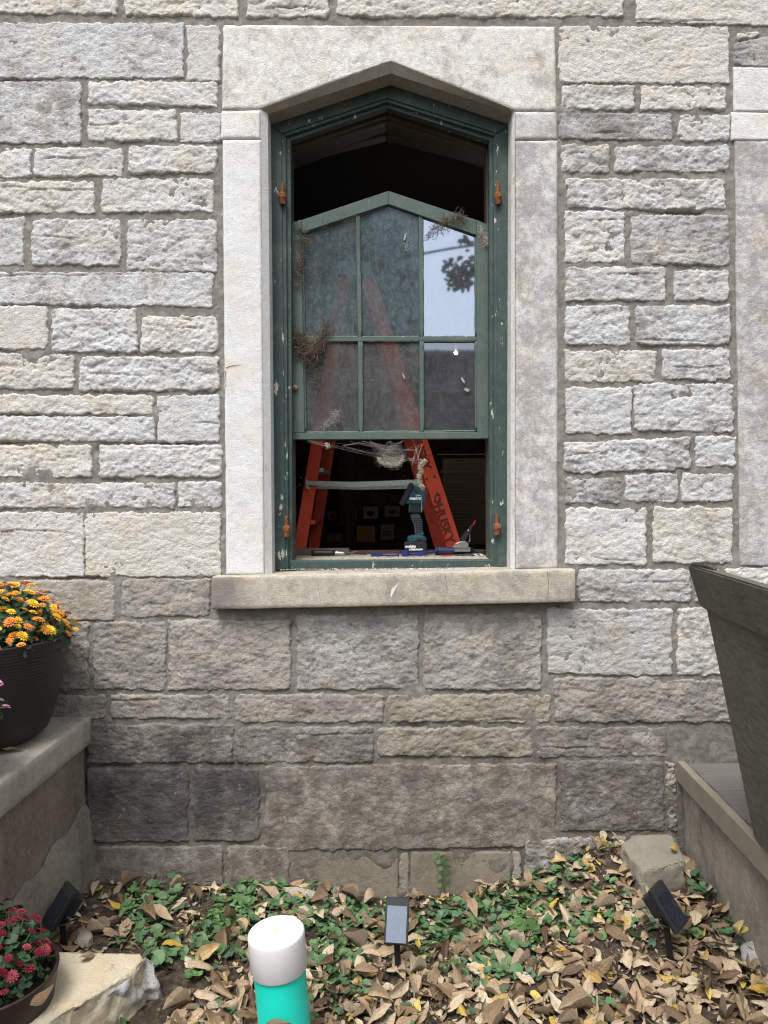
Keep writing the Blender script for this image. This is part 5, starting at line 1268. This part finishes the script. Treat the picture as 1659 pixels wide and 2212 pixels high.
# ================================================================ SOLAR SPOT LIGHTS
g = NG('solar cell'); br = g.n('ShaderNodeTexBrick'); g.set(br.inputs['Vector'], g.map(g.tc.outputs['Object'], (1, 1, 1))); g.set(br.inputs['Scale'], 30); br.offset = 0
g.set(br.inputs['Color1'], (0.010, 0.013, 0.024)); g.set(br.inputs['Color2'], (0.012, 0.015, 0.028)); g.set(br.inputs['Mortar'], (0.004, 0.005, 0.008)); g.set(br.inputs['Mortar Size'], .02)
M_SOLAR = g.finish(g.mix(g.ramp(g.noise(60, 4, .7), [(.55, 0.), (.75, .25)]), br.outputs[0], (.12, .12, .12)), .16, None, .7)
M_SOLAR_SKY = plain('solar panel painted sky sheen', (0.10, 0.125, 0.17), .5, .25, .0, .15, 120)  # pale blue base colour stands in for sky mirrored in the middle panel
def solar(px, py, D, top, yaw, tilt, roll, label, zg, film=None):
    base = Vector(pt(px, py, D)); base.z = zg
    t = thing('solar_spot_light', label, 'garden light', base, 'solar spot lights in the leaf bed')
    L = Matrix.Translation(top) @ Euler((0, 0, yaw)).to_matrix().to_4x4() @ Euler((tilt, 0, 0)).to_matrix().to_4x4() @ Euler((0, 0, roll)).to_matrix().to_4x4()
    def part(name, f, mat, bev=.003):
        bm = bmesh.new(); f(bm); 
        if bev: bevel(bm, bev, 1)
        bmesh.ops.transform(bm, matrix=L, verts=bm.verts); return link(name, bm_mesh(name, bm), mat, t)
    # local frame: x width, y length up the panel, z outward normal
    part('panel_housing', lambda b: add_box(b, (0, 0, -.009), (.084, .150, .017)), M_BLACK)
    part('panel_frame', lambda b: add_box(b, (0, 0, .0015), (.082, .148, .003)), M_BLACKM, .001)
    bm = bmesh.new(); add_box(bm, (0, -.013, 0), (.070, .116, .0015)); 
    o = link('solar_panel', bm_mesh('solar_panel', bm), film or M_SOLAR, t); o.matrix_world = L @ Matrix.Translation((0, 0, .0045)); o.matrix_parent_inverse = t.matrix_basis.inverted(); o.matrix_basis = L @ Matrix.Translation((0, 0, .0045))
    part('lamp_head', lambda b: (add_box(b, (0, .022, -.040), (.074, .075, .044))), M_BLACK, .006)
    part('lens', lambda b: add_box(b, (0, .022, -.0645), (.06, .06, .004)), plain('clear lens', (.3, .3, .3), .1), .001)
    piv = L @ Vector((0, -.02, -.032))
    bm = bmesh.new(); tube(bm, [L @ Vector((-.02, -.02, -.032)), L @ Vector((.02, -.02, -.032))], .013, 10); link('hinge', bm_mesh('hinge', bm, True), M_BLACK, t)
    bm = bmesh.new(); tube(bm, [piv, piv + Vector((0, 0, -.035))], .0135, 12); link('collar', bm_mesh('collar', bm, True), M_BLACK, t)
    e = piv + Vector((0, 0, -.036)); bt = Vector((base.x, base.y, zg - .04))
    for k, (wx, wy) in enumerate(((.022, .006), (.006, .022))):
        bm = bmesh.new(); d = (bt - e); pr0 = [(-wx / 2, -wy / 2), (wx / 2, -wy / 2), (wx / 2, wy / 2), (-wx / 2, wy / 2)]
        A = [bm.verts.new(e + Vector((x, y_, 0))) for x, y_ in pr0]; B = [bm.verts.new(e + d * .7 + Vector((x * .95, y_ * .95, 0))) for x, y_ in pr0]; C = [bm.verts.new(bt + Vector((x * .3, y_ * .3, 0))) for x, y_ in pr0]
        for P, Q in ((A, B), (B, C)):
            for i in range(4): bm.faces.new((P[i], P[(i + 1) % 4], Q[(i + 1) % 4], Q[i]))
        bm.faces.new(A[::-1]); bm.faces.new(C); link('stake', bm_mesh('stake', bm), M_BLACK, t)
    bm = bmesh.new(); lathe(bm, [(0, 0), (.022, 0), (.024, -.004), (.016, -.010), (0, -.010)], e + Vector((0, 0, .006)), 12); link('stake_flange', bm_mesh('stake_flange', bm), M_BLACK, t)
    return t
solar(861, 2110, 2.60, Vector(pt(857, 1988, 2.60)), rad(-3), rad(50), rad(-2), 'middle solar light whose pale panel faces the camera behind the pipe', -.0, M_SOLAR_SKY)
solar(143, 2075, 2.72, Vector(pt(126, 1957, 2.70)), rad(-42), rad(56), rad(-8), 'left solar light leaning beside the brown retaining wall', .0)
solar(1453, 2090, 2.55, Vector(pt(1446, 1957, 2.53)), rad(40), rad(54), rad(8), 'right solar light in front of the squared stone block', .06)
# ================================================================ GROUND COVER
def charlie_leaf():
    n = 9; V = [(0, 0, 0)]
    for k in range(n):
        a = 2 * math.pi * (k + .5) / n; sc = 1.0 if k % 2 else .93; 
        if k == n // 2: sc = .45
        V.append((sc * math.cos(a), sc * math.sin(a), .16))
    return np.array(V), [(0, 1 + k, 1 + (k + 1) % n) for k in range(n)]
CV, CF = charlie_leaf()
def cover(name, label, n, xr_, yr_, dens, size, mat, cat='ground cover', lift=(.008, .035), seedn=0):
    V = []; F = []; i = 0; tries = 0; stems = []
    while i < n and tries < n * 40:
        tries += 1; x = random.uniform(*xr_); y = random.uniform(*yr_)
        if random.random() > dens(x, y): continue
        i += 1; s = random.uniform(*size); z = float(gz(x, y)) + random.uniform(*lift)
        q = Euler((random.gauss(.25, .35), random.gauss(0, .35), random.random() * 6.28)).to_matrix(); o = len(V)
        V += list((CV * [s, s, s]) @ np.array(q).T + [x, y, z]); F += [tuple(a + o for a in f) for f in CF]
        if i % 3 == 0: stems.append([np.array([x, y, z]), np.array([x + random.uniform(-.01, .01), y, z - .02]), np.array([x + random.uniform(-.02, .02), y + .01, z - .045])])
    o = tag(link(name, mesh_np(name, np.array(V), np.array(F), False), mat), label, cat, kind='stuff')
    s_ = link('stems', strands(stems, (.0006, .001)), M_STEM, o)
    return o
M_COVER = green_leaf_material('creeping leaf', (0.040, 0.085, 0.036), (0.080, 0.145, 0.058))
M_COVER2 = green_leaf_material('fresh green leaf', (0.052, 0.105, 0.032), (0.088, 0.165, 0.052), 9)
M_COVER3 = green_leaf_material('blue green leaf', (0.032, 0.072, 0.040), (0.060, 0.120, 0.062), 5)
def blob(cx, cy, rx, ry, k=1.0): return lambda x, y: k * math.exp(-((x - cx) / rx) ** 2 - ((y - cy) / ry) ** 2)
def PB(px, py, rpx, rpy, k=1.0):
    c = G(px, py, .02); e = G(px + rpx, py, .02); f = G(px, py - rpy, .02); g_ = G(px, py + rpy, .02); return blob(c[0], c[1], e[0] - c[0], max(.03, (f[1] - g_[1]) / 2), k)
def many(bl): return lambda x, y: min(1, sum(b(x, y) for b in bl)) * (0.55 + .45 * float(vnoise(np.array(x * 9.), np.array(y * 9.), 77) > -.1))
A_ = [PB(318, 1975, 40, 45), PB(540, 1930, 45, 38), PB(360, 2050, 30, 30, .9), PB(480, 2030, 50, 50, .8), PB(630, 1940, 60, 25, .8), PB(720, 1990, 60, 50), PB(790, 1965, 60, 30), PB(700, 2060, 45, 60, .9), PB(750, 2110, 40, 40, .6),
      PB(910, 1985, 60, 25), PB(950, 2010, 60, 40, .9), PB(1000, 1945, 60, 25, .9), PB(1090, 1945, 50, 30), PB(1200, 1900, 70, 30), PB(1200, 1960, 90, 40, .6), PB(1075, 2075, 70, 40, .9), PB(1290, 2010, 60, 30, .6), PB(1400, 2030, 30, 40, .6), PB(1480, 2060, 35, 30, .7), PB(1515, 1975, 30, 40, .8), PB(1580, 2070, 30, 30, .8), PB(1130, 2010, 60, 30, .7),
      PB(210, 2190, 45, 22, .7), PB(480, 2190, 30, 20, .6), PB(860, 2160, 80, 30, .25), PB(1310, 2175, 40, 20, .3), PB(1000, 2200, 60, 15, .3), PB(640, 2200, 30, 20, .4), PB(1330, 1850, 25, 15, .5)]
cover('creeping_ground_cover', 'creeping round leaved green ground cover spread among the dead leaves', 760, (-1.2, 1.3), (-1.15, -.03), many(A_), (.012, .025), M_COVER)
cover('fresh_weeds', 'brighter green weeds in tufts near the foot of the stone wall', 560, (-1.2, 1.2), (-1.1, -.03), many([PB(300, 1960, 25, 30), PB(555, 1905, 45, 20), PB(640, 2180, 25, 20), PB(500, 1990, 40, 25), PB(1140, 1980, 40, 15), PB(1130, 2020, 30, 20), PB(1180, 1985, 30, 30, .5), PB(230, 2175, 30, 20), PB(420, 2110, 20, 10, .4), PB(740, 2020, 40, 40, .5)]), (.009, .018), M_COVER2, 'weeds')
cover('blue_green_cover', 'darker blue green ground cover leaves in low patches', 380, (-1.2, 1.3), (-1.15, -.03), many(A_), (.010, .020), M_COVER3)
cover('low_tiny_weeds', 'tiny pale green weeds filling gaps between leaves', 1100, (-1.2, 1.3), (-1.1, -.02), lambda x, y: .5 * many(A_)(x, y) + .03, (.004, .008), M_COVER2, 'weeds', (.004, .02))
cover('broad_weed_leaves', 'larger rounded green leaves in patches along the left of the bed', 90, (-1.1, .9), (-.95, -.08), many([PB(360, 2060, 30, 30), PB(340, 1985, 40, 50), PB(550, 1930, 45, 40), PB(480, 2040, 40, 40), PB(1075, 2075, 60, 30, .5), PB(1510, 1980, 40, 40), PB(1400, 2060, 25, 25)]), (.020, .034), M_COVER, 'plant')
# grass blades
L = []
gd = many([PB(480, 2000, 70, 50), PB(1150, 1920, 80, 40), PB(1010, 2000, 80, 30), PB(700, 2090, 50, 40), PB(920, 2060, 80, 40, .5)])
while len(L) < 520:
    x = random.uniform(-1.2, 1.2); y = random.uniform(-1.1, -.05)
    if random.random() > gd(x, y): continue
    z = float(gz(x, y)); a = random.random() * 6.28; h = random.uniform(.02, .06); d = np.array([math.cos(a), math.sin(a), 0])
    L.append([np.array([x, y, z]), np.array([x, y, z]) + d * h * .25 + [0, 0, h * .7], np.array([x, y, z]) + d * h * .8 + [0, 0, h * .75]])
tag(link('grass', strands(L, (.0004, .0010)), plain('grass blade', (.075, .13, .035), .7, var=.5, scale=9)), 'thin grass blades among the dead leaves', 'grass', kind='stuff')
L = []
for _ in range(170):
    x = random.uniform(-1.25, 1.25); y = random.uniform(-1.1, -.03); z = float(gz(x, y)) + random.uniform(.002, .03); a = random.random() * 6.28; h = random.uniform(.02, .09); d = np.array([math.cos(a), math.sin(a), random.gauss(0, .15)])
    p = np.array([x, y, z]); L.append([p, p + d * h * .5 + [0, 0, .004], p + d * h])
tag(link('dry_stalks', strands(L, (.0005, .0013)), plain('dry stalk', (.28, .22, .14), .9)), 'thin dry stalks and twigs lying in the leaf litter', 'twigs', kind='stuff')
# vine growing on the concrete block, weed at the left foot
def sprig(name, label, pix, Y, lens, mat):
    t = thing(name, label, 'plant', W(pix[0][0], pix[0][1], Y))
    P = [W(a, b, Y) for a, b in pix]; bm = bmesh.new(); tube(bm, P, .0016, 5, .0008); link('stem', bm_mesh('stem', bm, True), M_STEM, t)
    for k, p in enumerate(P[1:]):
        for s_ in (-1, 1):
            bm = bmesh.new(); d = Vector((s_ * .9, -.15, .35)).normalized(); up = Vector((0, -1, .2)); sd_ = d.cross(up).normalized(); ln = lens * random.uniform(.8, 1.2)
            prof = [(0, 0), (.3, .26), (.65, .28), (1, 0)]; base = Vector(p) + Vector((0, -.004, random.uniform(-.004, .004)))
            up_ = [bm.verts.new(base + d * ln * u + sd_ * ln * w_ + Vector((0, -.004 * u, 0))) for u, w_ in prof]; dn_ = [bm.verts.new(base + d * ln * u - sd_ * ln * w_ + Vector((0, -.006 - .004 * u, 0))) for u, w_ in prof[1:3]]
            bm.faces.new([up_[0], up_[1], up_[2], up_[3], dn_[1], dn_[0]]); link('leaf', bm_mesh('leaf', bm), mat, t)
    return t
sprig('wall_vine', 'small vine with paired leaves growing up the right concrete block', [(962, 1930), (957, 1912), (956, 1893), (959, 1875), (955, 1860), (950, 1850)], -.02, .034, M_COVER)
sprig('weed', 'small dark weed at the wall foot near the left corner', [(382, 1918), (383, 1908), (386, 1898), (382, 1890)], -.03, .036, M_COVER3)
sprig('weed', 'small green weed standing beside the half buried pale stone', [(675, 1925), (676, 1915), (678, 1906)], -.04, .026, M_COVER)
sprig('weed', 'dark weed growing against the brown retaining wall by the left solar light', [(98, 2060), (95, 2040), (100, 2022)], -.60, .030, M_COVER3)
sprig('upright_seedling', 'seedling with long glossy green leaves among the leaf litter', [(1137, 2018), (1138, 2003), (1132, 1992)], -.42, .050, M_COVER2)

# ================================================================ FALLEN LEAVES
def leaf_mesh(seed, curl, bend, wdt, twist):
    r = random.Random(seed); nu, nv = 8, 5; V = np.zeros((nu, nv, 3)); UV = np.zeros((nu, nv, 2))
    for i in range(nu):
        t = i / (nu - 1); w = r.uniform(.86, 1.1) * wdt * (math.sin(math.pi * min(1, t ** .72)) ** .85 if 0 < t < 1 else 0) * (1 - .1 * t) + .004
        for j in range(nv):
            v = j / (nv - 1) * 2 - 1; y = v * w; x = t
            z = curl * (abs(v) ** 1.4) * w * 2.0 + bend * math.sin(math.pi * t * .9) * .35 + r.uniform(-.05, .05) * (.8 if abs(v) > .6 else .35)
            z += twist * v * (t - .4) * .4 * w / wdt
            y *= (1 - .35 * abs(curl) * abs(v)); V[i, j] = (x - .45, y + r.uniform(-.012, .012) * (abs(v) > .9), z); UV[i, j] = (t, v * .5 + .5)
    me = mesh_np('fallen_leaf', V.reshape(-1, 3), gridF(nu, nv), True)
    uvl = me.uv_layers.new(name='UVMap'); li = np.zeros(len(me.loops), np.int32); me.loops.foreach_get('vertex_index', li)
    uvl.data.foreach_set('uv', UV.reshape(-1, 2)[li].ravel().astype(np.float32))
    return me, V.reshape(-1, 3), gridF(nu, nv), UV.reshape(-1, 2)
def leaf_material(name, ramp, attr):
    g = NG(name)
    if attr: a = g.n('ShaderNodeAttribute'); a.attribute_name = 'tint'; rnd = a.outputs['Fac']
    else: rnd = g.n('ShaderNodeObjectInfo').outputs['Random']
    col = g.ramp(rnd, ramp)
    uv = g.n('ShaderNodeUVMap'); sp_ = g.n('ShaderNodeSeparateXYZ'); g.set(sp_.inputs[0], uv.outputs[0]); u, v = sp_.outputs[0], sp_.outputs[1]
    av = g.math('ABSOLUTE', g.math('SUBTRACT', v, .5))
    mid = g.ramp(av, [(.0, 1.), (.035, 0.)])
    sv_ = g.math('FRACT', g.math('MULTIPLY', g.math('SUBTRACT', u, g.math('MULTIPLY', av, .55)), 8.0)); side = g.ramp(sv_, [(.0, 1.), (.10, 0.), (.95, 0.), (1., 1.)])
    vein = g.math('MAXIMUM', mid, g.math('MULTIPLY', side, .7))
    blot = g.noise(60, 6, .75); col = g.mix(g.ramp(blot, [(.45, 0.), (.7, .6)]), col, g.mix(1.0, col, (.50, .42, .36), 'MULTIPLY'))
    col = g.mix(g.math('MULTIPLY', g.ramp(g.noise(18, 3), [(.5, 0.), (.62, .35)]), 1), col, g.mix(1.0, col, (1.25, 1.15, .95), 'MULTIPLY'))
    bf = g.geo.outputs['Backfacing']; col = g.mix(g.math('MULTIPLY', bf, .35), col, (0.30, 0.25, 0.20))
    col = g.mix(g.math('MULTIPLY', vein, .42), col, g.mix(1.0, col, (.42, .36, .33), 'MULTIPLY'))
    return g.finish(col, .78, g.bump(g.math('ADD', g.math('MULTIPLY', vein, -1.0), g.math('MULTIPLY', g.noise(170, 4, .7), .7)), .6, .003), .22)
TANR = [(0.0, (0.095, 0.060, 0.038)), (0.2, (0.17, 0.118, 0.070)), (0.45, (0.29, 0.215, 0.140)), (0.75, (0.39, 0.31, 0.215)), (0.92, (0.46, 0.395, 0.285)), (1.0, (0.36, 0.24, 0.08))]
YELR = [(0.0, (0.30, 0.18, 0.035)), (0.5, (0.42, 0.30, 0.05)), (1.0, (0.48, 0.40, 0.13))]
M_LEAF = leaf_material('dry leaf', TANR, False); M_LEAFS = leaf_material('dry leaf litter', TANR, True); M_YLEAF = leaf_material('yellow leaf', YELR, False); M_YLEAFS = leaf_material('yellow leaf litter', YELR, True)
VAR = [leaf_mesh(k, random.choice([-1, 1]) * random.uniform(.05, .5) * (2.2 if k % 6 == 0 else 1), random.uniform(-.5, .6), random.uniform(.20, .34), random.uniform(-1.3, 1.3)) for k in range(18)]
tan_mesh = [v[0] for v in VAR]; yel_mesh = [v[0].copy() for v in VAR]
for m in tan_mesh: m.materials.append(M_LEAF)
for m in yel_mesh: m.materials.append(M_YLEAF); m.name = 'yellow_leaf'
def dens(x, y):
    px_d = -y                                     # metres in front of the wall
    k = np.interp(px_d, [0, .12, .35, .6, .85, 1.2], [.55, .6, .65, .85, 1.0, 1.0])
    if x < -.55: k *= np.interp(px_d, [0, .3, .55, .8], [.6, .7, .95, 1])
    if x > .75: k = max(k, .85)
    if -.15 < x < .7: k *= np.interp(px_d, [0, .25, .5], [.5, .85, 1])
    k *= 1 - .2 * min(1, many(A_)(x, y)) * (px_d < .75)
    return k
def ok(x, y):
    if abs(x - .0) > 1.27: return False
    p = cap_top
    if (x - (p.x + .03)) ** 2 + (y - p.y) ** 2 < .095 ** 2: return False
    if x < -.70 and -1.0 < y < -.50: return False       # rock
    if 1.0 < x < 1.22 and -.30 < y: return False
    return True
def place(n, zr, tilt, yr_=(-1.45, -.02), size=(.060, .098)):
    out = []
    while len(out) < n:
        x = random.uniform(-1.27, 1.27); y = random.uniform(*yr_)
        if random.random() > dens(x, y) or not ok(x, y): continue
        s = random.uniform(*size); z = float(gz(x, y)) + random.uniform(*zr)
        e = Euler((random.gauss(0, tilt), random.gauss(0, tilt), random.random() * 6.283))
        out.append((x, y, z, s, e))
    return out
def joined(name, label, pls, mat):
    V = []; F = []; U_ = []; T_ = []
    for (x, y, z, s, e) in pls:
        _, v, f, uv = random.choice(VAR); o = sum(len(a) for a in V) if False else joined.o; m = np.array(e.to_matrix())
        V.append((v * s) @ m.T + [x, y, z]); F.append(f + o); joined.o += len(v); U_.append(uv); T_.append(np.full(len(v), random.random()))
    V = np.concatenate(V); F = np.concatenate(F); me = mesh_np(name, V, F, True); U_ = np.concatenate(U_); T_ = np.concatenate(T_)
    uvl = me.uv_layers.new(name='UVMap'); li = np.zeros(len(me.loops), np.int32); me.loops.foreach_get('vertex_index', li); uvl.data.foreach_set('uv', U_[li].ravel().astype(np.float32))
    at = me.attributes.new('tint', 'FLOAT', 'POINT'); at.data.foreach_set('value', T_.astype(np.float32)); joined.o = 0
    return tag(link(name, me, mat), label, 'leaf litter', kind='stuff')
joined.o = 0
joined('leaf_litter', 'lower layer of dry brown leaf litter covering the bed', place(2100, (-.004, .020), .30, size=(.055, .098)), M_LEAFS)
joined('leaf_litter', 'broken smaller bits of dry leaves between the larger ones', place(2300, (-.002, .020), .6, size=(.012, .036)), M_LEAFS)
joined('yellow_litter', 'yellowed leaves half hidden in the leaf litter', place(70, (.004, .018), .3, size=(.045, .075)), M_YLEAFS)
# more litter beyond the frame towards the camera
def place_far(n):
    return [(random.uniform(-1.27, 1.6), random.uniform(-3.2, -1.45), random.uniform(0, .02), random.uniform(.06, .1), Euler((random.gauss(0, .3), random.gauss(0, .3), random.random() * 6.28))) for _ in range(n)]
joined('leaf_litter', 'dry leaf litter on the ground towards the camera', place_far(700), M_LEAFS)
pls = place(262, (.018, .042), .48, (-1.02, -.03), (.070, .118))
for (x, y, z, s, e) in pls:
    o = bpy.data.objects.new('fallen_leaf', random.choice(tan_mesh)); COL.objects.link(o); o.location = (x, y, z + .004); o.rotation_euler = e; o.scale = (s, s, s)
    tag(o, 'dry tan brown fallen leaf curled on the littered bed below the wall', 'leaf', 'dry brown leaves on the ground')
for (x, y, z, s, e) in place(26, (.018, .036), .35, (-1.0, -.03), (.052, .085)):
    o = bpy.data.objects.new('yellow_leaf', random.choice(yel_mesh)); COL.objects.link(o); o.location = (x, y, z + .004); o.rotation_euler = e; o.scale = (s, s, s)
    tag(o, 'yellow fallen leaf lying among the brown leaves below the wall', 'leaf', 'yellow leaves on the ground')
def one_leaf(px, py, D, s, e, label, yellow=False, k=0):
    p = pt(px, py, D); o = bpy.data.objects.new('yellow_leaf' if yellow else 'fallen_leaf', (yel_mesh if yellow else tan_mesh)[k]); COL.objects.link(o)
    o.location = p; o.rotation_euler = e; o.scale = (s, s, s); return tag(o, label, 'leaf')
def leaf_on(px, py, z, s, e, label, yellow=False, k=0):
    p = G(px, py, z); o = one_leaf(px, py, p[1] - CAM[1], s, e, label, yellow, k); return o
leaf_on(22, 1612, .775, .085, (.1, .2, .3), 'brown leaf lying on the coping at the foot of the black pot', k=1)
leaf_on(186, 2066, .168, .062, (.2, .3, .9), 'light brown leaf lying on top of the cream limestone rock', k=2)
leaf_on(243, 2084, .160, .024, (.5, .3, 2), 'tiny curled leaf scrap on the cream limestone rock', k=4)
one_leaf(88, 2150, 2.10, .075, (.6, -.5, .7), 'long brown leaf resting on the rim of the brown pot', k=5)
one_leaf(1292, 1815, 3.10, .085, (1.2, .3, 1.2), 'yellow leaf standing upright against the wall right of centre', True, 3)
one_leaf(1282, 1822, 3.08, .080, (1.1, -.4, 1.8), 'tan leaf leaning beside the upright yellow leaf at the wall', k=6)
leaf_on(1455, 1830, .255, .055, (.1, .1, 1.1), 'pale yellow leaf lying on top of the squared stone block', True, 7)
leaf_on(1052, 1232, 1.352, .07, (.1, .1, .2), 'tan crumpled leaf lying on the stone sill by the right casing', k=8)
leaf_on(1603, 1226, 1.385, .05, (.1, .1, .2), 'orange brown leaf on the stone ledge behind the planter', k=9)
leaf_on(90, 1310, 1.22, .05, (.3, .2, .6), 'dry leaf caught on top of the orange chrysanthemums', k=10)
one_leaf(598, 2212, 2.08, .075, (.9, .1, .2), 'crumpled tan leaf leaning on the front of the teal pipe', k=11)
one_leaf(1588, 2010, 2.50, .075, (.9, .2, 1.4), 'orange brown leaf leaning on the stone at the right edge', True, 12)
# small pebbles
for k in range(26):
    x = random.uniform(-1.2, -.3) if k < 16 else random.uniform(.9, 1.25); y = random.uniform(-.5, -.03); bm = bmesh.new(); bmesh.ops.create_icosphere(bm, subdivisions=2, radius=random.uniform(.005, .013))
    for v in bm.verts: v.co *= 1 + random.uniform(-.15, .15); v.co.z *= .6
    o = link('pebble', bm_mesh('pebble', bm, True), M_STONE, None, (*WHITE, .2)); o.location = (x, y, float(gz(x, y)) + .006)
    tag(o, 'small pale pebble lying in the soil at the foot of the wall', 'pebble', 'pebbles at the wall foot')

# ================================================================ BEHIND THE CAMERA, SEEN ONLY AS REFLECTIONS IN THE PANES
def mirror(px, py, D):
    """real point whose mirror image in the panes appears at a photo pixel"""
    v = pt(px, py, D); return Vector((v[0], 2 * GLASS_Y - v[1], v[2]))
M_DLEAF = green_leaf_material('shaded tree leaf', (0.012, 0.020, 0.010), (0.03, 0.045, 0.02)); M_BARK = plain('bark', (.05, .04, .03), .9)
tree = thing('tree', 'leafy tree behind the viewer mirrored in the upper right pane', 'tree', (4.6, -6.6, 0))
def br(name, pts, r0, r1): bm = bmesh.new(); tube(bm, pts, r0, 8, r1); return link(name, bm_mesh(name, bm, True), M_BARK, tree)
DM = 8.4
tips = mirror(1028, 575, DM)
br('trunk', [(4.6, -6.6, -.1), (4.55, -6.5, 2.0), (4.5, -6.3, 4.2), (4.4, -6.2, 6.5)], .16, .06)
br('limb', [(4.5, -6.3, 4.2), (3.0, -5.6, 4.9), tuple(mirror(1110, 520, DM))], .06, .012)
br('limb', [tuple(mirror(1110, 520, DM)), tuple(mirror(1050, 560, DM)), tuple(mirror(1005, 590, DM)), tuple(mirror(985, 600, DM))], .012, .006)
br('limb', [tuple(mirror(1005, 590, DM)), tuple(mirror(985, 575, DM)), tuple(mirror(965, 567, DM))], .006, .004)
V = []; F = []; rr = random.Random(3)
spots = [(990, 600, 24, 26, 70), (1012, 585, 16, 14, 30), (962, 585, 10, 12, 7), (975, 565, 14, 5, 8), (1005, 620, 14, 12, 20), (1020, 560, 8, 8, 6), (1000, 522, 12, 6, 6), (1010, 520, 4, 14, 4)]
for (cx_, cy_, sx, sy, n) in spots:
    for _ in range(n):
        p = mirror(cx_ + rr.gauss(0, sx * .6), cy_ + rr.gauss(0, sy * .6), DM + rr.uniform(-.12, .12)); s = rr.uniform(.05, .085)
        e = Euler((rad(90) + rr.gauss(0, .5), rr.uniform(0, 6.28), rr.gauss(0, .4))).to_matrix()
        q = np.array([[-.5, 0, 0], [-.15, .34, 0], [.2, .32, 0], [.6, 0, 0], [.2, -.32, 0], [-.15, -.34, 0]]) * s; o = len(V)
        V += list(q @ np.array(e).T + np.array(p)); F += [(o, o + 1, o + 2, o + 3), (o, o + 3, o + 4, o + 5)]
lv = link('leaves', mesh_np('leaves', np.array(V), np.array(F), False), M_DLEAF, tree); lv['kind'] = 'stuff'
V = []; F = []
for _ in range(5200):       # crown of the same tree, up and to the right
    d = np.array([rr.gauss(0, 1), rr.gauss(0, 1), rr.gauss(0, 1)]); d /= np.linalg.norm(d); p = np.array([5.4, -7.0, 6.9]) + d * np.array([1.8, 1.8, 1.4]) * rr.uniform(.5, 1); s = rr.uniform(.06, .1)
    e = Euler((rr.uniform(0, 6), rr.uniform(0, 6), rr.uniform(0, 6))).to_matrix(); q = np.array([[-.5, 0, 0], [-.15, .34, 0], [.2, .32, 0], [.6, 0, 0], [.2, -.32, 0], [-.15, -.34, 0]]) * s; o = len(V)
    V += list(q @ np.array(e).T + p); F += [(o, o + 1, o + 2, o + 3), (o, o + 3, o + 4, o + 5)]
cr_ = link('crown', mesh_np('crown', np.array(V), np.array(F), False), M_DLEAF, tree); cr_['kind'] = 'stuff'
bm = bmesh.new(); a = mirror(905, 549, 9.5); b = mirror(1035, 527, 9.5); a2 = a + (a - b) * 12; b2 = b + (b - a) * 12; tube(bm, [a2 + (b2 - a2) * k / 8 for k in range(9)], .018, 6)
tag(link('overhead_cable', bm_mesh('overhead_cable', bm, True), M_BLACK), 'dark overhead cable mirrored across the upper right pane', 'cable')
big = thing('tree', 'added unseen tree far behind the viewer, blocking sky reflection in the left panes', 'tree', (-1.2, -10.6, 0))  # added tree, keeps the sky and cable out of the left panes
bm = bmesh.new(); tube(bm, [(-1.2, -10.6, -.1), (-1.1, -10.6, 3), (-1.0, -10.6, 6)], .2, 8, .08); link('trunk', bm_mesh('trunk', bm, True), M_BARK, big)
n_ = 9000; D_ = np.random.default_rng(5); dv_ = D_.normal(size=(n_, 3)); dv_ /= np.linalg.norm(dv_, axis=1, keepdims=True); ctr = np.array([-1.15, -10.8, 5.2]) + dv_ * np.array([1.9, 1.2, 3.0]) * D_.uniform(.3, 1, (n_, 1)); ctr[:, 0] = np.minimum(ctr[:, 0], .72)
ax1 = D_.normal(size=(n_, 3)); ax1 /= np.linalg.norm(ax1, axis=1, keepdims=True); ax2 = np.cross(ax1, D_.normal(size=(n_, 3))); ax2 /= np.linalg.norm(ax2, axis=1, keepdims=True); sz = D_.uniform(.06, .12, (n_, 1))
VV = np.stack([ctr - ax1 * sz, ctr + ax2 * sz * .6, ctr + ax1 * sz, ctr - ax2 * sz * .6], 1).reshape(-1, 3)
cr2 = link('crown', mesh_np('crown', VV, np.arange(n_ * 4).reshape(-1, 4), False), M_DLEAF, big); cr2['kind'] = 'stuff'
hs_ = thing('neighbour_house', 'low grey house across the street mirrored in the lower right pane', 'house', (3.0, -17, 0))
hz = float(mirror(970, 760, 18.5).z)
box('wall', (3.0, -18.9, hz * .42), (9, 5, hz * .84), plain('grey siding', (.10, .10, .105), .8), hs_); 
box('eave', (3.0, -18.9, hz * .84 + .25), (9.6, 5.6, .5), plain('grey fascia', (.22, .23, .24), .7), hs_, .01)
bm = bmesh.new(); pts_ = [(-4.9, hz * .84 + .51), (4.9, hz * .84 + .51), (3.2, hz + .3), (-3.2, hz + .3)]; add_prism(bm, [(3 + x, z) for x, z in pts_], -21.6, -16.2); link('roof', bm_mesh('roof', bm), plain('slate roof', (.10, .10, .11), .8), hs_)
